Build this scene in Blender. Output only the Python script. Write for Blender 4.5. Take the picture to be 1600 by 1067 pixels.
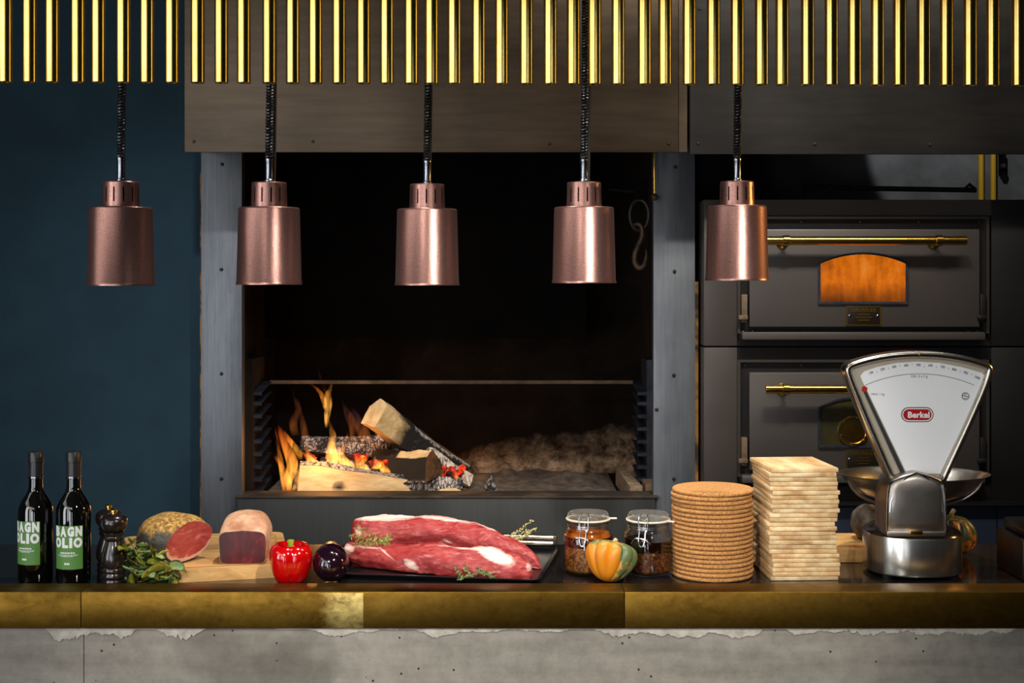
import bpy, bmesh, math, random
from mathutils import Vector, Matrix, noise
for o in list(bpy.data.objects): bpy.data.objects.remove(o)
C = bpy.context.scene.collection
SC = bpy.context.scene
PI = math.pi
rnd = random.Random(7)
# ------------------------------------------------------------------ camera, world, lights, exposure
F, ZC = 2115.0, 1.72                       # focal length in pixels of the 1600 px frame, eye height
cam = bpy.data.objects.new('camera', bpy.data.cameras.new('camera')); C.objects.link(cam)
cam.location = (0, 0, ZC); cam.rotation_euler = (PI/2, 0, 0)
cam.data.sensor_width = 36; cam.data.lens = F/1600*36; cam.data.shift_y = (440-533.5)/1600
cam.data.clip_start = .05
SC.camera = cam
w = bpy.data.worlds.new('world'); SC.world = w; w.use_nodes = True
w.node_tree.nodes['Background'].inputs[0].default_value = (.10, .12, .16, 1)
w.node_tree.nodes['Background'].inputs[1].default_value = .12
SC.view_settings.view_transform = 'Standard'; SC.view_settings.look = 'None'
SC.view_settings.gamma = 1; SC.view_settings.exposure = 0; SC.view_settings.use_curve_mapping = False

def light(name, kind, loc, target, energy, color, size=.05, size_y=None, spot=60, blend=.4, spread=180):
    d = bpy.data.lights.new(name, kind); d.energy = energy; d.color = color
    if kind == 'AREA':
        d.shape = 'RECTANGLE'; d.size = size; d.size_y = size_y or size; d.spread = math.radians(spread)
    else:
        d.shadow_soft_size = size
    if kind == 'SPOT':
        d.spot_size = math.radians(spot); d.spot_blend = blend
    o = bpy.data.objects.new(name, d); C.objects.link(o); o.location = loc
    if target is not None:
        o.rotation_euler = (Vector(target)-Vector(loc)).to_track_quat('-Z', 'Y').to_euler()
    return o
# daylight windows behind the camera: two broad ones, a tall narrow one; added bright bands under the ceiling
light('window_light_wide', 'AREA', (-2.2, -.6, 1.5), (-.15, 3.3, 1.4), 22, (.95, .97, 1), 1.2, 1.8)
light('window_light_side', 'AREA', (-3.1, 1.05, 1.6), (-.3, 3.1, 1.6), 12, (.95, .97, 1), .9, 1.9, spread=110)
light('window_light_strip', 'AREA', (-1.45, -.9, .95), (-.1, 3.3, 1.1), 20, (.92, .96, 1), .30, 1.8)
light('window_light_slot', 'AREA', (-.40, -2.0, .9), (-.1, 3.3, 1.1), 8, (.94, .97, 1), .20, 1.6)
light('upper_fill_light_a', 'AREA', (-1.9, -.5, 2.85), (-.2, 3.0, 2.1), 7.5, (1, .97, .90), 3.6, .75, spread=100)  # added panel, stands in for a bright upper wall mirrored in the tubes
light('upper_fill_light_b', 'AREA', (-3.1, 1.7, 2.85), (.2, 2.6, 2.1), 3.6, (1, .97, .90), 2.2, .75, spread=100)  # second added panel, for the left flank of the tubes
# ceiling spots over the pass and in front of the ovens, plus added fills
light('ceiling_spot_a', 'SPOT', (-.25, 3.30, 3.1), (-.35, 3.85, 1.0), 108, (1, .95, .87), .03, spot=84, blend=.7)
light('ceiling_spot_b', 'SPOT', (.75, 3.34, 3.1), (.65, 3.85, 1.0), 80, (1, .94, .84), .03, spot=84, blend=.7)
light('wall_spot', 'SPOT', (-.86, 3.14, 3.1), (-1.28, 4.8, 1.15), 75, (.96, .97, 1), .03, spot=50, blend=.9)
light('oven_spot', 'SPOT', (.92, 3.36, 3.12), (1.02, 4.6, 1.6), 70, (1, .93, .85), .03, spot=50, blend=.9)
light('handle_streak_fill', 'AREA', (1.05, 3.42, 3.2), (1.1, 4.6, 1.9), 13, (1, .93, .84), 1.5, .08, spread=120)  # added strip that draws the bright line along the oven handles
light('track_spot', 'SPOT', (1.0, .9, 3.0), (-.05, 3.3, 1.05), 270, (1, .95, .87), .06, spot=40, blend=.8)
light('front_spot', 'SPOT', (-.9, -.4, 2.9), (.05, 3.25, .80), 300, (1, .95, .87), .10, spot=33, blend=.95)
light('scale_fill_spot', 'SPOT', (1.35, .7, 3.0), (1.0, 3.3, 1.22), 75, (1, .97, .93), .05, spot=15, blend=.8)  # added fill that brightens the dial, no known lamp
light('warm_lamp', 'SPOT', (2.5, 3.55, 2.0), (.6, 3.3, 1.2), 75, (1, .52, .13), .10, spot=70, blend=.6)
light('rear_spot', 'SPOT', (1.75, 5.2, 3.0), (2.02, 6.2, 2.42), 30, (.86, .92, 1), .02, spot=40, blend=.15)

# ------------------------------------------------------------------ helpers
def at(px, py, Y): return Vector(((px-800)/F*Y, Y, ZC-(py-440)/F*Y))
def lin(c):
    c = c/255
    return c/12.92 if c <= .04045 else ((c+.055)/1.055)**2.4
def rgb(r, g, b): return (lin(r), lin(g), lin(b), 1)

class N:
    """small node-tree builder around one Principled BSDF"""
    def __init__(s, name):
        s.m = bpy.data.materials.new(name); s.m.use_nodes = True; s.t = s.m.node_tree
        s.p = s.t.nodes['Principled BSDF']; s.out = s.t.nodes['Material Output']
        s.tc = s.add('ShaderNodeTexCoord')
    def add(s, t, **kw):
        n = s.t.nodes.new(t)
        for k, v in kw.items(): setattr(n, k, v)
        return n
    def link(s, a, b): s.t.links.new(a, b)
    def set(s, **kw):
        for k, v in kw.items(): s.p.inputs[k.replace('_', ' ')].default_value = v
    def mapping(s, scale=(1, 1, 1), coord='Object', rot=(0, 0, 0)):
        mp = s.add('ShaderNodeMapping'); mp.inputs['Scale'].default_value = scale; mp.inputs['Rotation'].default_value = rot
        s.link(s.tc.outputs[coord], mp.inputs[0]); return mp.outputs[0]
    def noise(s, scale, vec=None, detail=5, rough=.6, dist=0):
        n = s.add('ShaderNodeTexNoise'); n.inputs['Scale'].default_value = scale; n.inputs['Detail'].default_value = detail
        n.inputs['Roughness'].default_value = rough; n.inputs['Distortion'].default_value = dist
        s.link(vec if vec is not None else s.tc.outputs['Object'], n.inputs['Vector']); return n.outputs['Fac']
    def ramp(s, fac, stops):
        r = s.add('ShaderNodeValToRGB'); e = r.color_ramp.elements
        while len(e) < len(stops): e.new(.5)
        for i, (p, c) in enumerate(stops):
            e[i].position = p; e[i].color = c if hasattr(c, '__len__') else (c, c, c, 1)
        s.link(fac, r.inputs[0]); return r.outputs[0]
    def mix(s, fac, a, b, mode='MIX'):
        n = s.add('ShaderNodeMix', data_type='RGBA', blend_type=mode)
        for inp, v in ((n.inputs[0], fac), (n.inputs[6], a), (n.inputs[7], b)):
            if hasattr(v, 'is_output') or isinstance(v, bpy.types.NodeSocket): s.link(v, inp)
            else: inp.default_value = v
        return n.outputs[2]
    def math(s, op, a, b=0.0):
        n = s.add('ShaderNodeMath', operation=op)
        for inp, v in ((n.inputs[0], a), (n.inputs[1], b)):
            if isinstance(v, bpy.types.NodeSocket): s.link(v, inp)
            else: inp.default_value = v
        return n.outputs[0]
    def attr(s, name): return s.add('ShaderNodeAttribute', attribute_name=name).outputs['Fac']
    def xyz(s, coord='Object'):
        n = s.add('ShaderNodeSeparateXYZ'); s.link(s.tc.outputs[coord], n.inputs[0]); return n.outputs
    def bump(s, h, strength=.3, dist=.002):
        b = s.add('ShaderNodeBump'); b.inputs['Strength'].default_value = strength; b.inputs['Distance'].default_value = dist
        s.link(h, b.inputs['Height']); s.link(b.outputs[0], s.p.inputs['Normal'])
    def base(s, c):
        if isinstance(c, bpy.types.NodeSocket): s.link(c, s.p.inputs['Base Color'])
        else: s.p.inputs['Base Color'].default_value = c
    def random(s): return s.add('ShaderNodeObjectInfo').outputs['Random']

def mat(name, col, rough=.5, metal=0, col2=None, scale=10, lo=.35, hi=.65, stretch=(1, 1, 1), bump=0, bdist=.002,
        bscale=None, rvar=0, coat=0, spec=.5, detail=5, tint=None):
    n = N(name); n.set(Roughness=rough, Metallic=metal, Specular_IOR_Level=spec)
    if coat: n.set(Coat_Weight=coat, Coat_Roughness=.06)
    vec = n.mapping(stretch)
    f = n.noise(scale, vec, detail)
    col_s = n.mix(n.ramp(f, [(lo, 0), (hi, 1)]), col, col2 if col2 else col)
    if rvar:
        r = n.random(); k = n.add('ShaderNodeMapRange'); n.link(r, k.inputs[0]); k.inputs[3].default_value = 1-rvar; k.inputs[4].default_value = 1+rvar*.4
        col_s = n.mix(1.0, col_s, k.outputs[0], 'MULTIPLY')
        if tint: col_s = n.mix(n.math('MULTIPLY', n.math('FRACT', n.math('MULTIPLY', r, 7.31)), .55), col_s, tint)
    n.base(col_s)
    if bump: n.bump(n.noise(bscale, vec, 4) if bscale else f, bump, bdist)
    return n.m

def emat(name, col, strength):
    n = N(name); n.set(Roughness=.6); n.base(col); n.p.inputs['Emission Color'].default_value = col
    n.p.inputs['Emission Strength'].default_value = strength; return n.m

# ---- things, parts, meshes
W = {}
def thing(name, label, cat, loc=(0, 0, 0), group=None):
    o = bpy.data.objects.new(name, None); C.objects.link(o); o.location = loc; W[o] = Vector(loc)
    o.empty_display_size = .05
    o['label'] = label; o['category'] = cat
    if group: o['group'] = group
    return o
def tag(o, label, cat, group=None):
    o['label'] = label; o['category'] = cat
    if group: o['group'] = group
    return o
def sharp(bm, deg=35):
    lim = math.radians(deg)
    for f in bm.faces: f.smooth = True
    for e in bm.edges:
        if len(e.link_faces) == 2 and e.calc_face_angle(0) > lim: e.smooth = False
def mk(name, bm, m, parent=None, kind=None, deg=35, attrs=None, org=None):
    """link a bmesh (world coordinates) as ONE object; with a parent its coordinates become relative to the thing's base"""
    bmesh.ops.recalc_face_normals(bm, faces=bm.faces)
    sharp(bm, deg)
    me = bpy.data.meshes.new(name)
    off = W[parent] if parent is not None else (Vector(org) if org is not None else Vector((0, 0, 0)))
    if off.length: bmesh.ops.translate(bm, verts=bm.verts, vec=-off)
    bm.to_mesh(me); bm.free()
    for mm in (m if isinstance(m, (list, tuple)) else [m]): me.materials.append(mm)
    o = bpy.data.objects.new(name, me); C.objects.link(o)
    if parent is not None: o.parent = parent
    elif org is not None: o.location = org
    W[o] = off
    if kind: o['kind'] = kind
    return o
def dup(root, loc=None, rotz=None, label=None, name=None):
    r = root.copy(); C.objects.link(r); W[r] = Vector(loc if loc is not None else root.location)
    if loc is not None: r.location = loc
    if rotz is not None: r.rotation_euler = (0, 0, rotz)
    if label: r['label'] = label
    for ch in root.children:
        c = ch.copy(); C.objects.link(c); c.parent = r
        for g in ch.children:
            d = g.copy(); C.objects.link(d); d.parent = c
    return r
def box(lo, hi, bm=None, bevel=0, seg=2):
    own = bm if bm is not None else bmesh.new()
    b2 = bmesh.new()
    lo, hi = Vector(lo), Vector(hi)
    bmesh.ops.create_cube(b2, size=1, matrix=Matrix.Translation((lo+hi)/2) @ Matrix.Diagonal((*(hi-lo), 1)))
    if bevel: bmesh.ops.bevel(b2, geom=b2.edges[:], offset=bevel, segments=seg, affect='EDGES', profile=.5)
    merge(own, b2); return own
def merge(a, b):
    vm = {}
    for v in b.verts: vm[v] = a.verts.new(v.co)
    for f in b.faces:
        try: nf = a.faces.new([vm[v] for v in f.verts]); nf.material_index = f.material_index
        except ValueError: pass
    b.free()
def pxbox(x0, y0, x1, y1, Yf, Yb, bm=None, bevel=0):
    a, b = at(x0, y1, Yf), at(x1, y0, Yf)
    return box((a.x, Yf, a.z), (b.x, Yb, b.z), bm, bevel)
def rings(rs, bm=None, close=True, cap0=True, cap1=True):
    bm = bm if bm is not None else bmesh.new()
    vs = [[bm.verts.new(p) for p in r] for r in rs]
    n = len(rs[0])
    for a, b in zip(vs, vs[1:]):
        for i in range(n if close else n-1):
            j = (i+1) % n
            bm.faces.new((a[i], a[j], b[j], b[i]))
    if cap0: bm.faces.new(list(reversed(vs[0])))
    if cap1: bm.faces.new(vs[-1])
    return bm
def lathe(profile, seg=48, bm=None, center=(0, 0, 0), mod=None, cap0=True, cap1=True):
    """profile: (r, z) pairs from bottom; mod(theta, r, z) may change r"""
    cx, cy, cz = center; rs = []
    for r, z in profile:
        rs.append([Vector((cx+(mod(2*PI*i/seg, r, z) if mod else r)*math.cos(2*PI*i/seg),
                           cy+(mod(2*PI*i/seg, r, z) if mod else r)*math.sin(2*PI*i/seg), cz+z)) for i in range(seg)])
    return rings(rs, bm, cap0=cap0, cap1=cap1)
def tube(path, r, seg=8, bm=None, closed=False):
    path = [Vector(p) for p in path]; n = len(path); rs = []
    up = Vector((0.13, .21, .97)).normalized(); prev = None
    for i, p in enumerate(path):
        if closed: t = path[(i+1) % n]-path[i-1]
        else: t = path[min(i+1, n-1)]-path[max(i-1, 0)]
        t.normalize()
        if prev is None:
            a = t.cross(up)
            if a.length < .1: a = t.cross(Vector((1, 0, 0)))
        else: a = prev-t*prev.dot(t)
        a.normalize(); prev = a; b = t.cross(a)
        rr = r[i] if hasattr(r, '__len__') else r
        rs.append([p+a*rr*math.cos(2*PI*k/seg)+b*rr*math.sin(2*PI*k/seg) for k in range(seg)])
    if closed:
        bm = bm if bm is not None else bmesh.new()
        vs = [[bm.verts.new(p) for p in q] for q in rs]
        for i in range(n):
            for k in range(seg): bm.faces.new((vs[i][k], vs[i][(k+1) % seg], vs[(i+1) % n][(k+1) % seg], vs[(i+1) % n][k]))
        return bm
    return rings(rs, bm)
def prism(pts, Yf, Yb, bm=None):
    """outline of (x, z) points extruded from Yf back to Yb"""
    return rings([[Vector((x, Yf, z)) for x, z in pts], [Vector((x, Yb, z)) for x, z in pts]], bm)
def spline(pts, n):
    """Catmull-Rom through tuples"""
    P = [Vector(p) if len(p) <= 4 else p for p in pts]; out = []
    m = len(P)-1
    for k in range(n):
        t = k/(n-1)*m; i = min(int(t), m-1); u = t-i
        a, b, c, d = P[max(i-1, 0)], P[i], P[i+1], P[min(i+2, m)]
        out.append(.5*((2*b)+(c-a)*u+(2*a-5*b+4*c-d)*u*u+(3*b-a-3*c+d)*u**3))
    return out
def bolt(name, p, r, m, parent, h=.004):
    """domed screw head on a surface facing the camera"""
    bm = lathe([(r, 0), (r*.95, h*.5), (r*.6, h), (.0005, h*1.1)], 10)
    bmesh.ops.rotate(bm, verts=bm.verts, cent=(0, 0, 0), matrix=Matrix.Rotation(PI/2, 3, 'X'))
    bmesh.ops.translate(bm, verts=bm.verts, vec=p)
    return mk(name, bm, m, parent)
def textmesh(s, size, bold=0.0, spacing=1.0, align='CENTER'):
    cu = bpy.data.curves.new('lettering', 'FONT'); cu.body = s; cu.size = size; cu.offset = bold; cu.space_character = spacing
    cu.align_x = align; cu.align_y = 'CENTER'; cu.resolution_u = 4; cu.extrude = .0002
    o = bpy.data.objects.new('lettering', cu); C.objects.link(o)
    bpy.context.view_layer.update()
    me = bpy.data.meshes.new_from_object(o.evaluated_get(bpy.context.evaluated_depsgraph_get()))
    bpy.data.objects.remove(o); bpy.data.curves.remove(cu)
    bm = bmesh.new(); bm.from_mesh(me); bpy.data.meshes.remove(me)
    return bm
def facing(bm, p, sx=1, rot=0):
    """turn a flat text (x right, y up) to face the camera (-Y) at p, squeezed by sx"""
    for v in bm.verts:
        x, y = v.co.x*sx, v.co.y
        c, s = math.cos(rot), math.sin(rot)
        v.co = Vector((p[0]+x*c-y*s, p[1]-abs(v.co.z)*0-v.co.z, p[2]+x*s+y*c))
    return bm

# ------------------------------------------------------------------ materials
m_blue = mat('blue_wall_paint', rgb(36, 58, 70), .8, 0, rgb(32, 52, 63), 6, bump=.05, bscale=120, spec=.15)
m_dark = mat('dark_room_paint', rgb(46, 46, 48), .8)
m_floor = mat('dark_floor', rgb(58, 54, 50), .5, 0, rgb(40, 38, 36), 4)
def m_concrete_():
    n = N('raw_concrete'); n.set(Roughness=.85)
    a = n.noise(2.2, None, 6, .65); b = n.noise(26, None, 6, .7); vec = n.mapping((1, 1, 9)); s = n.noise(3, vec, 4)
    col = n.ramp(a, [(.3, rgb(92, 87, 78)), (.55, rgb(132, 126, 115)), (.75, rgb(154, 148, 137))])
    col = n.mix(.30, col, n.ramp(b, [(.3, rgb(86, 82, 76)), (.6, rgb(168, 162, 152))]))
    col = n.mix(.25, col, n.ramp(s, [(.35, rgb(96, 92, 86)), (.65, rgb(160, 154, 146))]))
    v = n.add('ShaderNodeTexVoronoi'); v.inputs['Scale'].default_value = 36; v.inputs['Randomness'].default_value = 1
    n.link(n.tc.outputs['Object'], v.inputs['Vector'])
    sel = n.math('GREATER_THAN', n.noise(9, None, 1), .50)
    pit = n.math('MULTIPLY', n.math('LESS_THAN', v.outputs['Distance'], .10), sel)
    col = n.mix(pit, col, rgb(38, 35, 32))
    st = n.ramp(n.noise(3.1, None, 3, .5, .4), [(.62, 0), (.69, 1)])
    col = n.mix(n.math('MULTIPLY', st, .45), col, rgb(62, 56, 48))
    n.base(col); n.bump(n.math('SUBTRACT', b, pit), .35, .003); return n.m
m_concrete = m_concrete_()
m_plaster = mat('chipped_plaster', rgb(182, 176, 166), .9, 0, rgb(150, 143, 132), 40, bump=.4)
def m_brass_(name, c1, c2, c3, rough, rl):
    n = N(name); n.set(Metallic=1.0)
    a = n.noise(5, n.mapping((1, 1, 2.2)), 7, .65, .3); b = n.noise(60, None, 4); d = n.noise(22, n.mapping((1, 1, 1.5)), 6, .75, .5)
    col = n.ramp(a, [(.3, c1), (.5, c2), (.7, c3)])
    col = n.mix(.30, col, n.ramp(d, [(.35, c1), (.65, c3)])); col = n.mix(.15, col, n.ramp(b, [(.3, c1), (.7, c3)]))
    # a paler patch mixed into the front colour, with a crisp right edge
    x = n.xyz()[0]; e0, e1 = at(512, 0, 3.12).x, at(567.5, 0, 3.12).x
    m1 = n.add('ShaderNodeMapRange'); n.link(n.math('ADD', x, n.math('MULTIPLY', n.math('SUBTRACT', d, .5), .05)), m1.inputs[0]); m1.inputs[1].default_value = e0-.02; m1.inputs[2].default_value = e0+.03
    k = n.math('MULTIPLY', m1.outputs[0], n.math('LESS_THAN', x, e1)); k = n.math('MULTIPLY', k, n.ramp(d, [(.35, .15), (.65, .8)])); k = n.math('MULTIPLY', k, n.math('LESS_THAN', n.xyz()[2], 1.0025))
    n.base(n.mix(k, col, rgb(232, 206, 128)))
    n.link(n.ramp(a, [(.3, rough+rl), (.7, rough)]), n.p.inputs['Roughness']); n.bump(b, .06, .001); return n.m
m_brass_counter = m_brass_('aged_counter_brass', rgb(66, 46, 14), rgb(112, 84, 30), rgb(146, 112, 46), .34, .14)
def m_tube_():
    n = N('polished_tube_brass'); n.set(Metallic=1.0, Roughness=.16)
    a = n.noise(7, n.mapping((1, 1, 1)), 3, .5); r = n.random()
    col = n.ramp(a, [(.3, rgb(232, 184, 84)), (.5, rgb(248, 218, 132)), (.7, rgb(250, 226, 150))])
    k = n.add('ShaderNodeMapRange'); n.link(r, k.inputs[0]); k.inputs[3].default_value = .75; k.inputs[4].default_value = 1.05
    n.base(n.mix(1.0, col, k.outputs[0], 'MULTIPLY')); n.link(n.ramp(a, [(.3, .24), (.7, .17)]), n.p.inputs['Roughness']); return n.m
m_tube = m_tube_()
m_brass_shiny = mat('polished_brass', rgb(246, 204, 104), .2, 1, rgb(228, 176, 78), 30)
m_copper = None
def m_copper_():
    n = N('copper_hammer_paint'); n.set(Metallic=.85, Roughness=.30)
    b = n.noise(420, None, 2, .5); n.base(n.ramp(b, [(.3, rgb(134, 95, 88)), (.7, rgb(164, 124, 115))])); n.bump(b, .22, .0012)
    return n.m
m_copper = m_copper_()
m_black_plastic = mat('black_plastic', rgb(16, 16, 17), .38)
m_black_rubber = mat('black_rubber', rgb(22, 22, 24), .6)
m_chrome = mat('chrome', rgb(200, 202, 206), .12, 1)
m_tube_steel = mat('dark_steel_tube', rgb(130, 134, 142), .22, 1)
def m_steel_(name, c1, c2, rough, metal=.8, sc=3, st=(1, 1, .25), grain=(40, 40, 1.5)):
    n = N(name); n.set(Metallic=metal)
    a = n.noise(sc, n.mapping(st), 6, .65); b = n.noise(3, n.mapping(grain), 3)
    sp = n.noise(18, None, 6, .75)
    col = n.ramp(a, [(.3, c1), (.7, c2)]); col = n.mix(.25, col, n.ramp(b, [(.35, c1), (.65, c2)]))
    col = n.mix(n.math('MULTIPLY', n.ramp(sp, [(.62, 0), (.75, 1)]), .35), col, c2)
    n.base(col); n.link(n.ramp(a, [(.3, rough-.06), (.7, rough+.08)]), n.p.inputs['Roughness']); n.bump(b, .05, .001); return n.m
m_post = m_steel_('raw_steel_post', rgb(84, 88, 94), rgb(126, 130, 136), .46, .7, 4, (1, 1, .4))
m_hood = m_steel_('raw_steel_hood', rgb(58, 50, 42), rgb(94, 80, 64), .44, .8, 2.4, (.6, 1, 1.8), (1.2, 1.2, 14))
m_hood2 = m_steel_('dark_steel_hood', rgb(42, 40, 39), rgb(60, 57, 53), .44, .8, 2.4, (.6, 1, 1.8), (1.2, 1.2, 14))
m_apron = m_steel_('steel_apron', rgb(44, 45, 46), rgb(62, 63, 62), .5, .7)
m_soot = mat('sooty_plate', rgb(26, 21, 18), .9, 0, rgb(44, 36, 29), 6, bump=.25, bscale=40, spec=.1)
m_sootblack = mat('soot_black', rgb(11, 9, 8), .95, 0, rgb(17, 14, 12), 8, bump=.2, spec=.05)
m_rust = mat('rusty_edge', rgb(142, 98, 40), .8, .1, rgb(40, 26, 14), 14, lo=.42, hi=.58)
m_rail = mat('blued_steel', rgb(58, 62, 74), .5, .6, rgb(38, 40, 48), 20)
m_ash_steel = mat('ash_dusted_steel', rgb(122, 100, 78), .75, .2, rgb(80, 64, 48), 14)
m_sill = mat('scorched_sill', rgb(50, 42, 36), .6, .3, rgb(104, 84, 62), 9, lo=.5, hi=.8)
m_oven = mat('oven_enamel', rgb(70, 64, 60), .42, .3, rgb(66, 61, 58), 5, bump=.04, bscale=160, bdist=.001)
m_oven_dark = mat('oven_dark_steel', rgb(30, 28, 28), .45, .4, rgb(24, 22, 22), 6)
m_oven_edge = mat('oven_edge_steel', rgb(96, 90, 86), .32, .8)
m_bolt = mat('screw_steel', rgb(120, 112, 100), .35, .9)
m_bolt_dark = mat('dark_screw', rgb(46, 42, 38), .5, .6)
m_navy = mat('navy_panel', rgb(34, 42, 60), .5, .1, rgb(28, 34, 50), 5)
m_worktop = mat('black_polished_stone', rgb(26, 23, 22), .12, 0, rgb(34, 30, 28), 30, spec=.6)

# ------------------------------------------------------------------ the setting
def struct(name, bm, m):
    o = mk(name, bm, m); o['kind'] = 'structure'; return o
struct('floor', box((-3.4, -4.2, -.1), (3.4, 6.4, 0)), m_floor)
struct('ceiling', box((-3.4, -4.2, 3.3), (3.4, 6.4, 3.4)), m_dark)
XPL = at(313, 0, 4.7).x
struct('wall_left', box((-3.4, 4.80, 0), (XPL-.004, 5.0, 3.3)), m_blue)
struct('wall_right', box((3.3, -4.2, 0), (3.4, 6.3, 3.3)), m_dark)
def m_rear_():
    n = N('grey_rear_wall'); n.set(Roughness=.85); a = n.noise(3, None, 5)
    n.base(n.ramp(a, [(.4, rgb(84, 82, 78)), (.6, rgb(112, 110, 108))])); return n.m
struct('wall_back', box((-1.2, 6.2, 0), (3.4, 6.3, 3.3)), m_rear_())

# ------------------------------------------------------------------ counter
Z_LEDGE, Z_TOP = 1.005, .993
YF = 3.12
counter = thing('bar_counter', 'long bar counter of raw concrete with an aged brass edge and a black polished top', 'counter', (0, 3.4, 0))
xs = [-1.75, at(126.5, 0, YF).x, at(976, 0, YF).x, 1.75]
for a, b in zip(xs, xs[1:]):
    g = .0004
    bm = box((a+g, YF, .9205), (b-g, 3.21, Z_LEDGE), None, .0016, 2)
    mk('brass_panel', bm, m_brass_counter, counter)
xj = at(131, 0, 3.13).x
for a, b in ((-1.75, xj-.001), (xj+.001, 1.75)):
    mk('concrete_panel', box((a, YF+.010, 0), (b, YF+.10, .9195)), m_concrete, counter)
mk('worktop', box((-1.75, 3.2105, .95), (1.75, 3.745, Z_TOP)), m_worktop, counter)
mk('carcass', box((-1.75, YF+.101, 0), (1.75, 3.70, .9495)), m_dark, counter)
# ragged plaster lip under the brass
bm = bmesh.new()
def plaster(x0, x1, h):
    n = int((x1-x0)/.004); top, bot = [], []
    for i in range(n+1):
        x = x0+(x1-x0)*i/n
        e = min(1, min(i, n-i)/6)
        d = h*(.45+.9*noise.fractal(Vector((x*9, 3, 0)), .8, 2.2, 5)+.25*noise.noise(Vector((x*160, 0, 1))))*e
        d = max(.002, d)
        bot.append(bm.verts.new((x, YF+.0065, .919-d))); top.append(bm.verts.new((x, YF+.0065, .9195)))
        if i:
            bm.faces.new((top[i-1], top[i], bot[i], bot[i-1]))
    back = [bm.verts.new((v.co.x, YF+.0099, v.co.z-.0006)) for v in bot]
    for i in range(n): bm.faces.new((bot[i], bot[i+1], back[i+1], back[i]))
plaster(at(70, 0, YF).x, at(320, 0, YF).x, .034); plaster(at(430, 0, YF).x, at(900, 0, YF).x, .016); plaster(at(900, 0, YF).x, at(1590, 0, YF).x, .026)
mk('plaster_lip', bm, m_plaster, counter)

# ------------------------------------------------------------------ hood, trim, posts, firebox
YH, YP_ = 4.38, 4.70
hood = thing('extractor_hood', 'wide raw steel extractor hood above the open fireplace', 'hood', (0, YH+.3, 2.15))
mk('hood_front', box((at(288, 0, YH).x, YH, at(0, 238, YH).z), (at(1060, 0, YH).x, YH+.012, 3.29), None, .002), m_hood, hood)
mk('hood_side', box((at(288, 0, YH).x, YH+.0125, at(0, 222, YH).z), (at(288, 0, YH).x+.012, YP_-.002, 3.29)), m_hood, hood)
mk('hood_side', box((at(1060, 0, YH).x-.012, YH+.0125, at(0, 222, YH).z), (at(1060, 0, YH).x, YP_-.002, 3.29)), m_hood, hood)
for px, py in ((303, 221), (489, 221), (859, 224), (1045, 224)):
    bolt('bolt', at(px, py, YH), .0055, m_bolt_dark, hood)
YH2 = 4.40
hood2 = thing('extractor_hood', 'dark steel extractor hood panel above the bread ovens', 'hood', (1.3, YH2+.3, 2.15))
mk('hood_front', box((at(1078, 0, YH2).x, YH2, at(0, 241, YH2).z), (2.6, YH2+.012, 3.29), None, .002), m_hood2, hood2)
mk('hood_side', box((at(1078, 0, YH2).x, YH2+.0125, at(0, 224, YH2).z), (at(1078, 0, YH2).x+.012, YP_-.002, 3.29)), m_hood, hood2)
for px, py in ((1091, 224), (1093, 14), (1273, 225), (1453, 226)):
    bolt('bolt', at(px, py, YH2), .0055, m_bolt_dark, hood2)
o = mk('trim_1', box((at(1061, 0, YH).x+.003, YH+.03, at(0, 236, YH).z), (at(1077, 0, YH).x-.003, YH+.05, 3.29)), m_hood); o['kind'] = 'structure'

YP = 4.70
XL0, XL1, XR0, XR1 = at(314, 0, YP).x, at(378, 0, YP).x, at(1021, 0, YP).x, at(1086, 0, YP).x
Z_SILL = at(0, 772, YP).z
fp = thing('fireplace', 'open steel fireplace with riveted posts and a sooty firebox', 'fireplace', (-.22, 5.1, 0))
pl = mk('post', box((XL0, YP, 0), (XL1, YP+.05, 2.5), None, .0015), m_post, fp)
pr = mk('post', box((XR0, YP, 0), (XR1, YP+.05, 2.5), None, .0015), m_post, fp)
for px, py in ((347, 257), (346, 421), (346, 584), (346, 748)): bolt('bolt', at(px, py, YP), .0065, m_bolt_dark, pl, .006)
for px, py in ((1055, 261), (1054, 424), (1053, 586), (1053, 748), (1026, 640)): bolt('bolt', at(px, py, YP), .0065, m_bolt_dark, pr, .006)
mk('rusty_edge', box((XL0-.0035, YP+.002, 0), (XL0-.0002, YP+.06, 2.1)), m_rust, fp)
mk('rusty_edge', box((XR1+.0002, YP+.004, 0), (XR1+.012, YP+.09, 1.72)), m_rust, fp)
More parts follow.
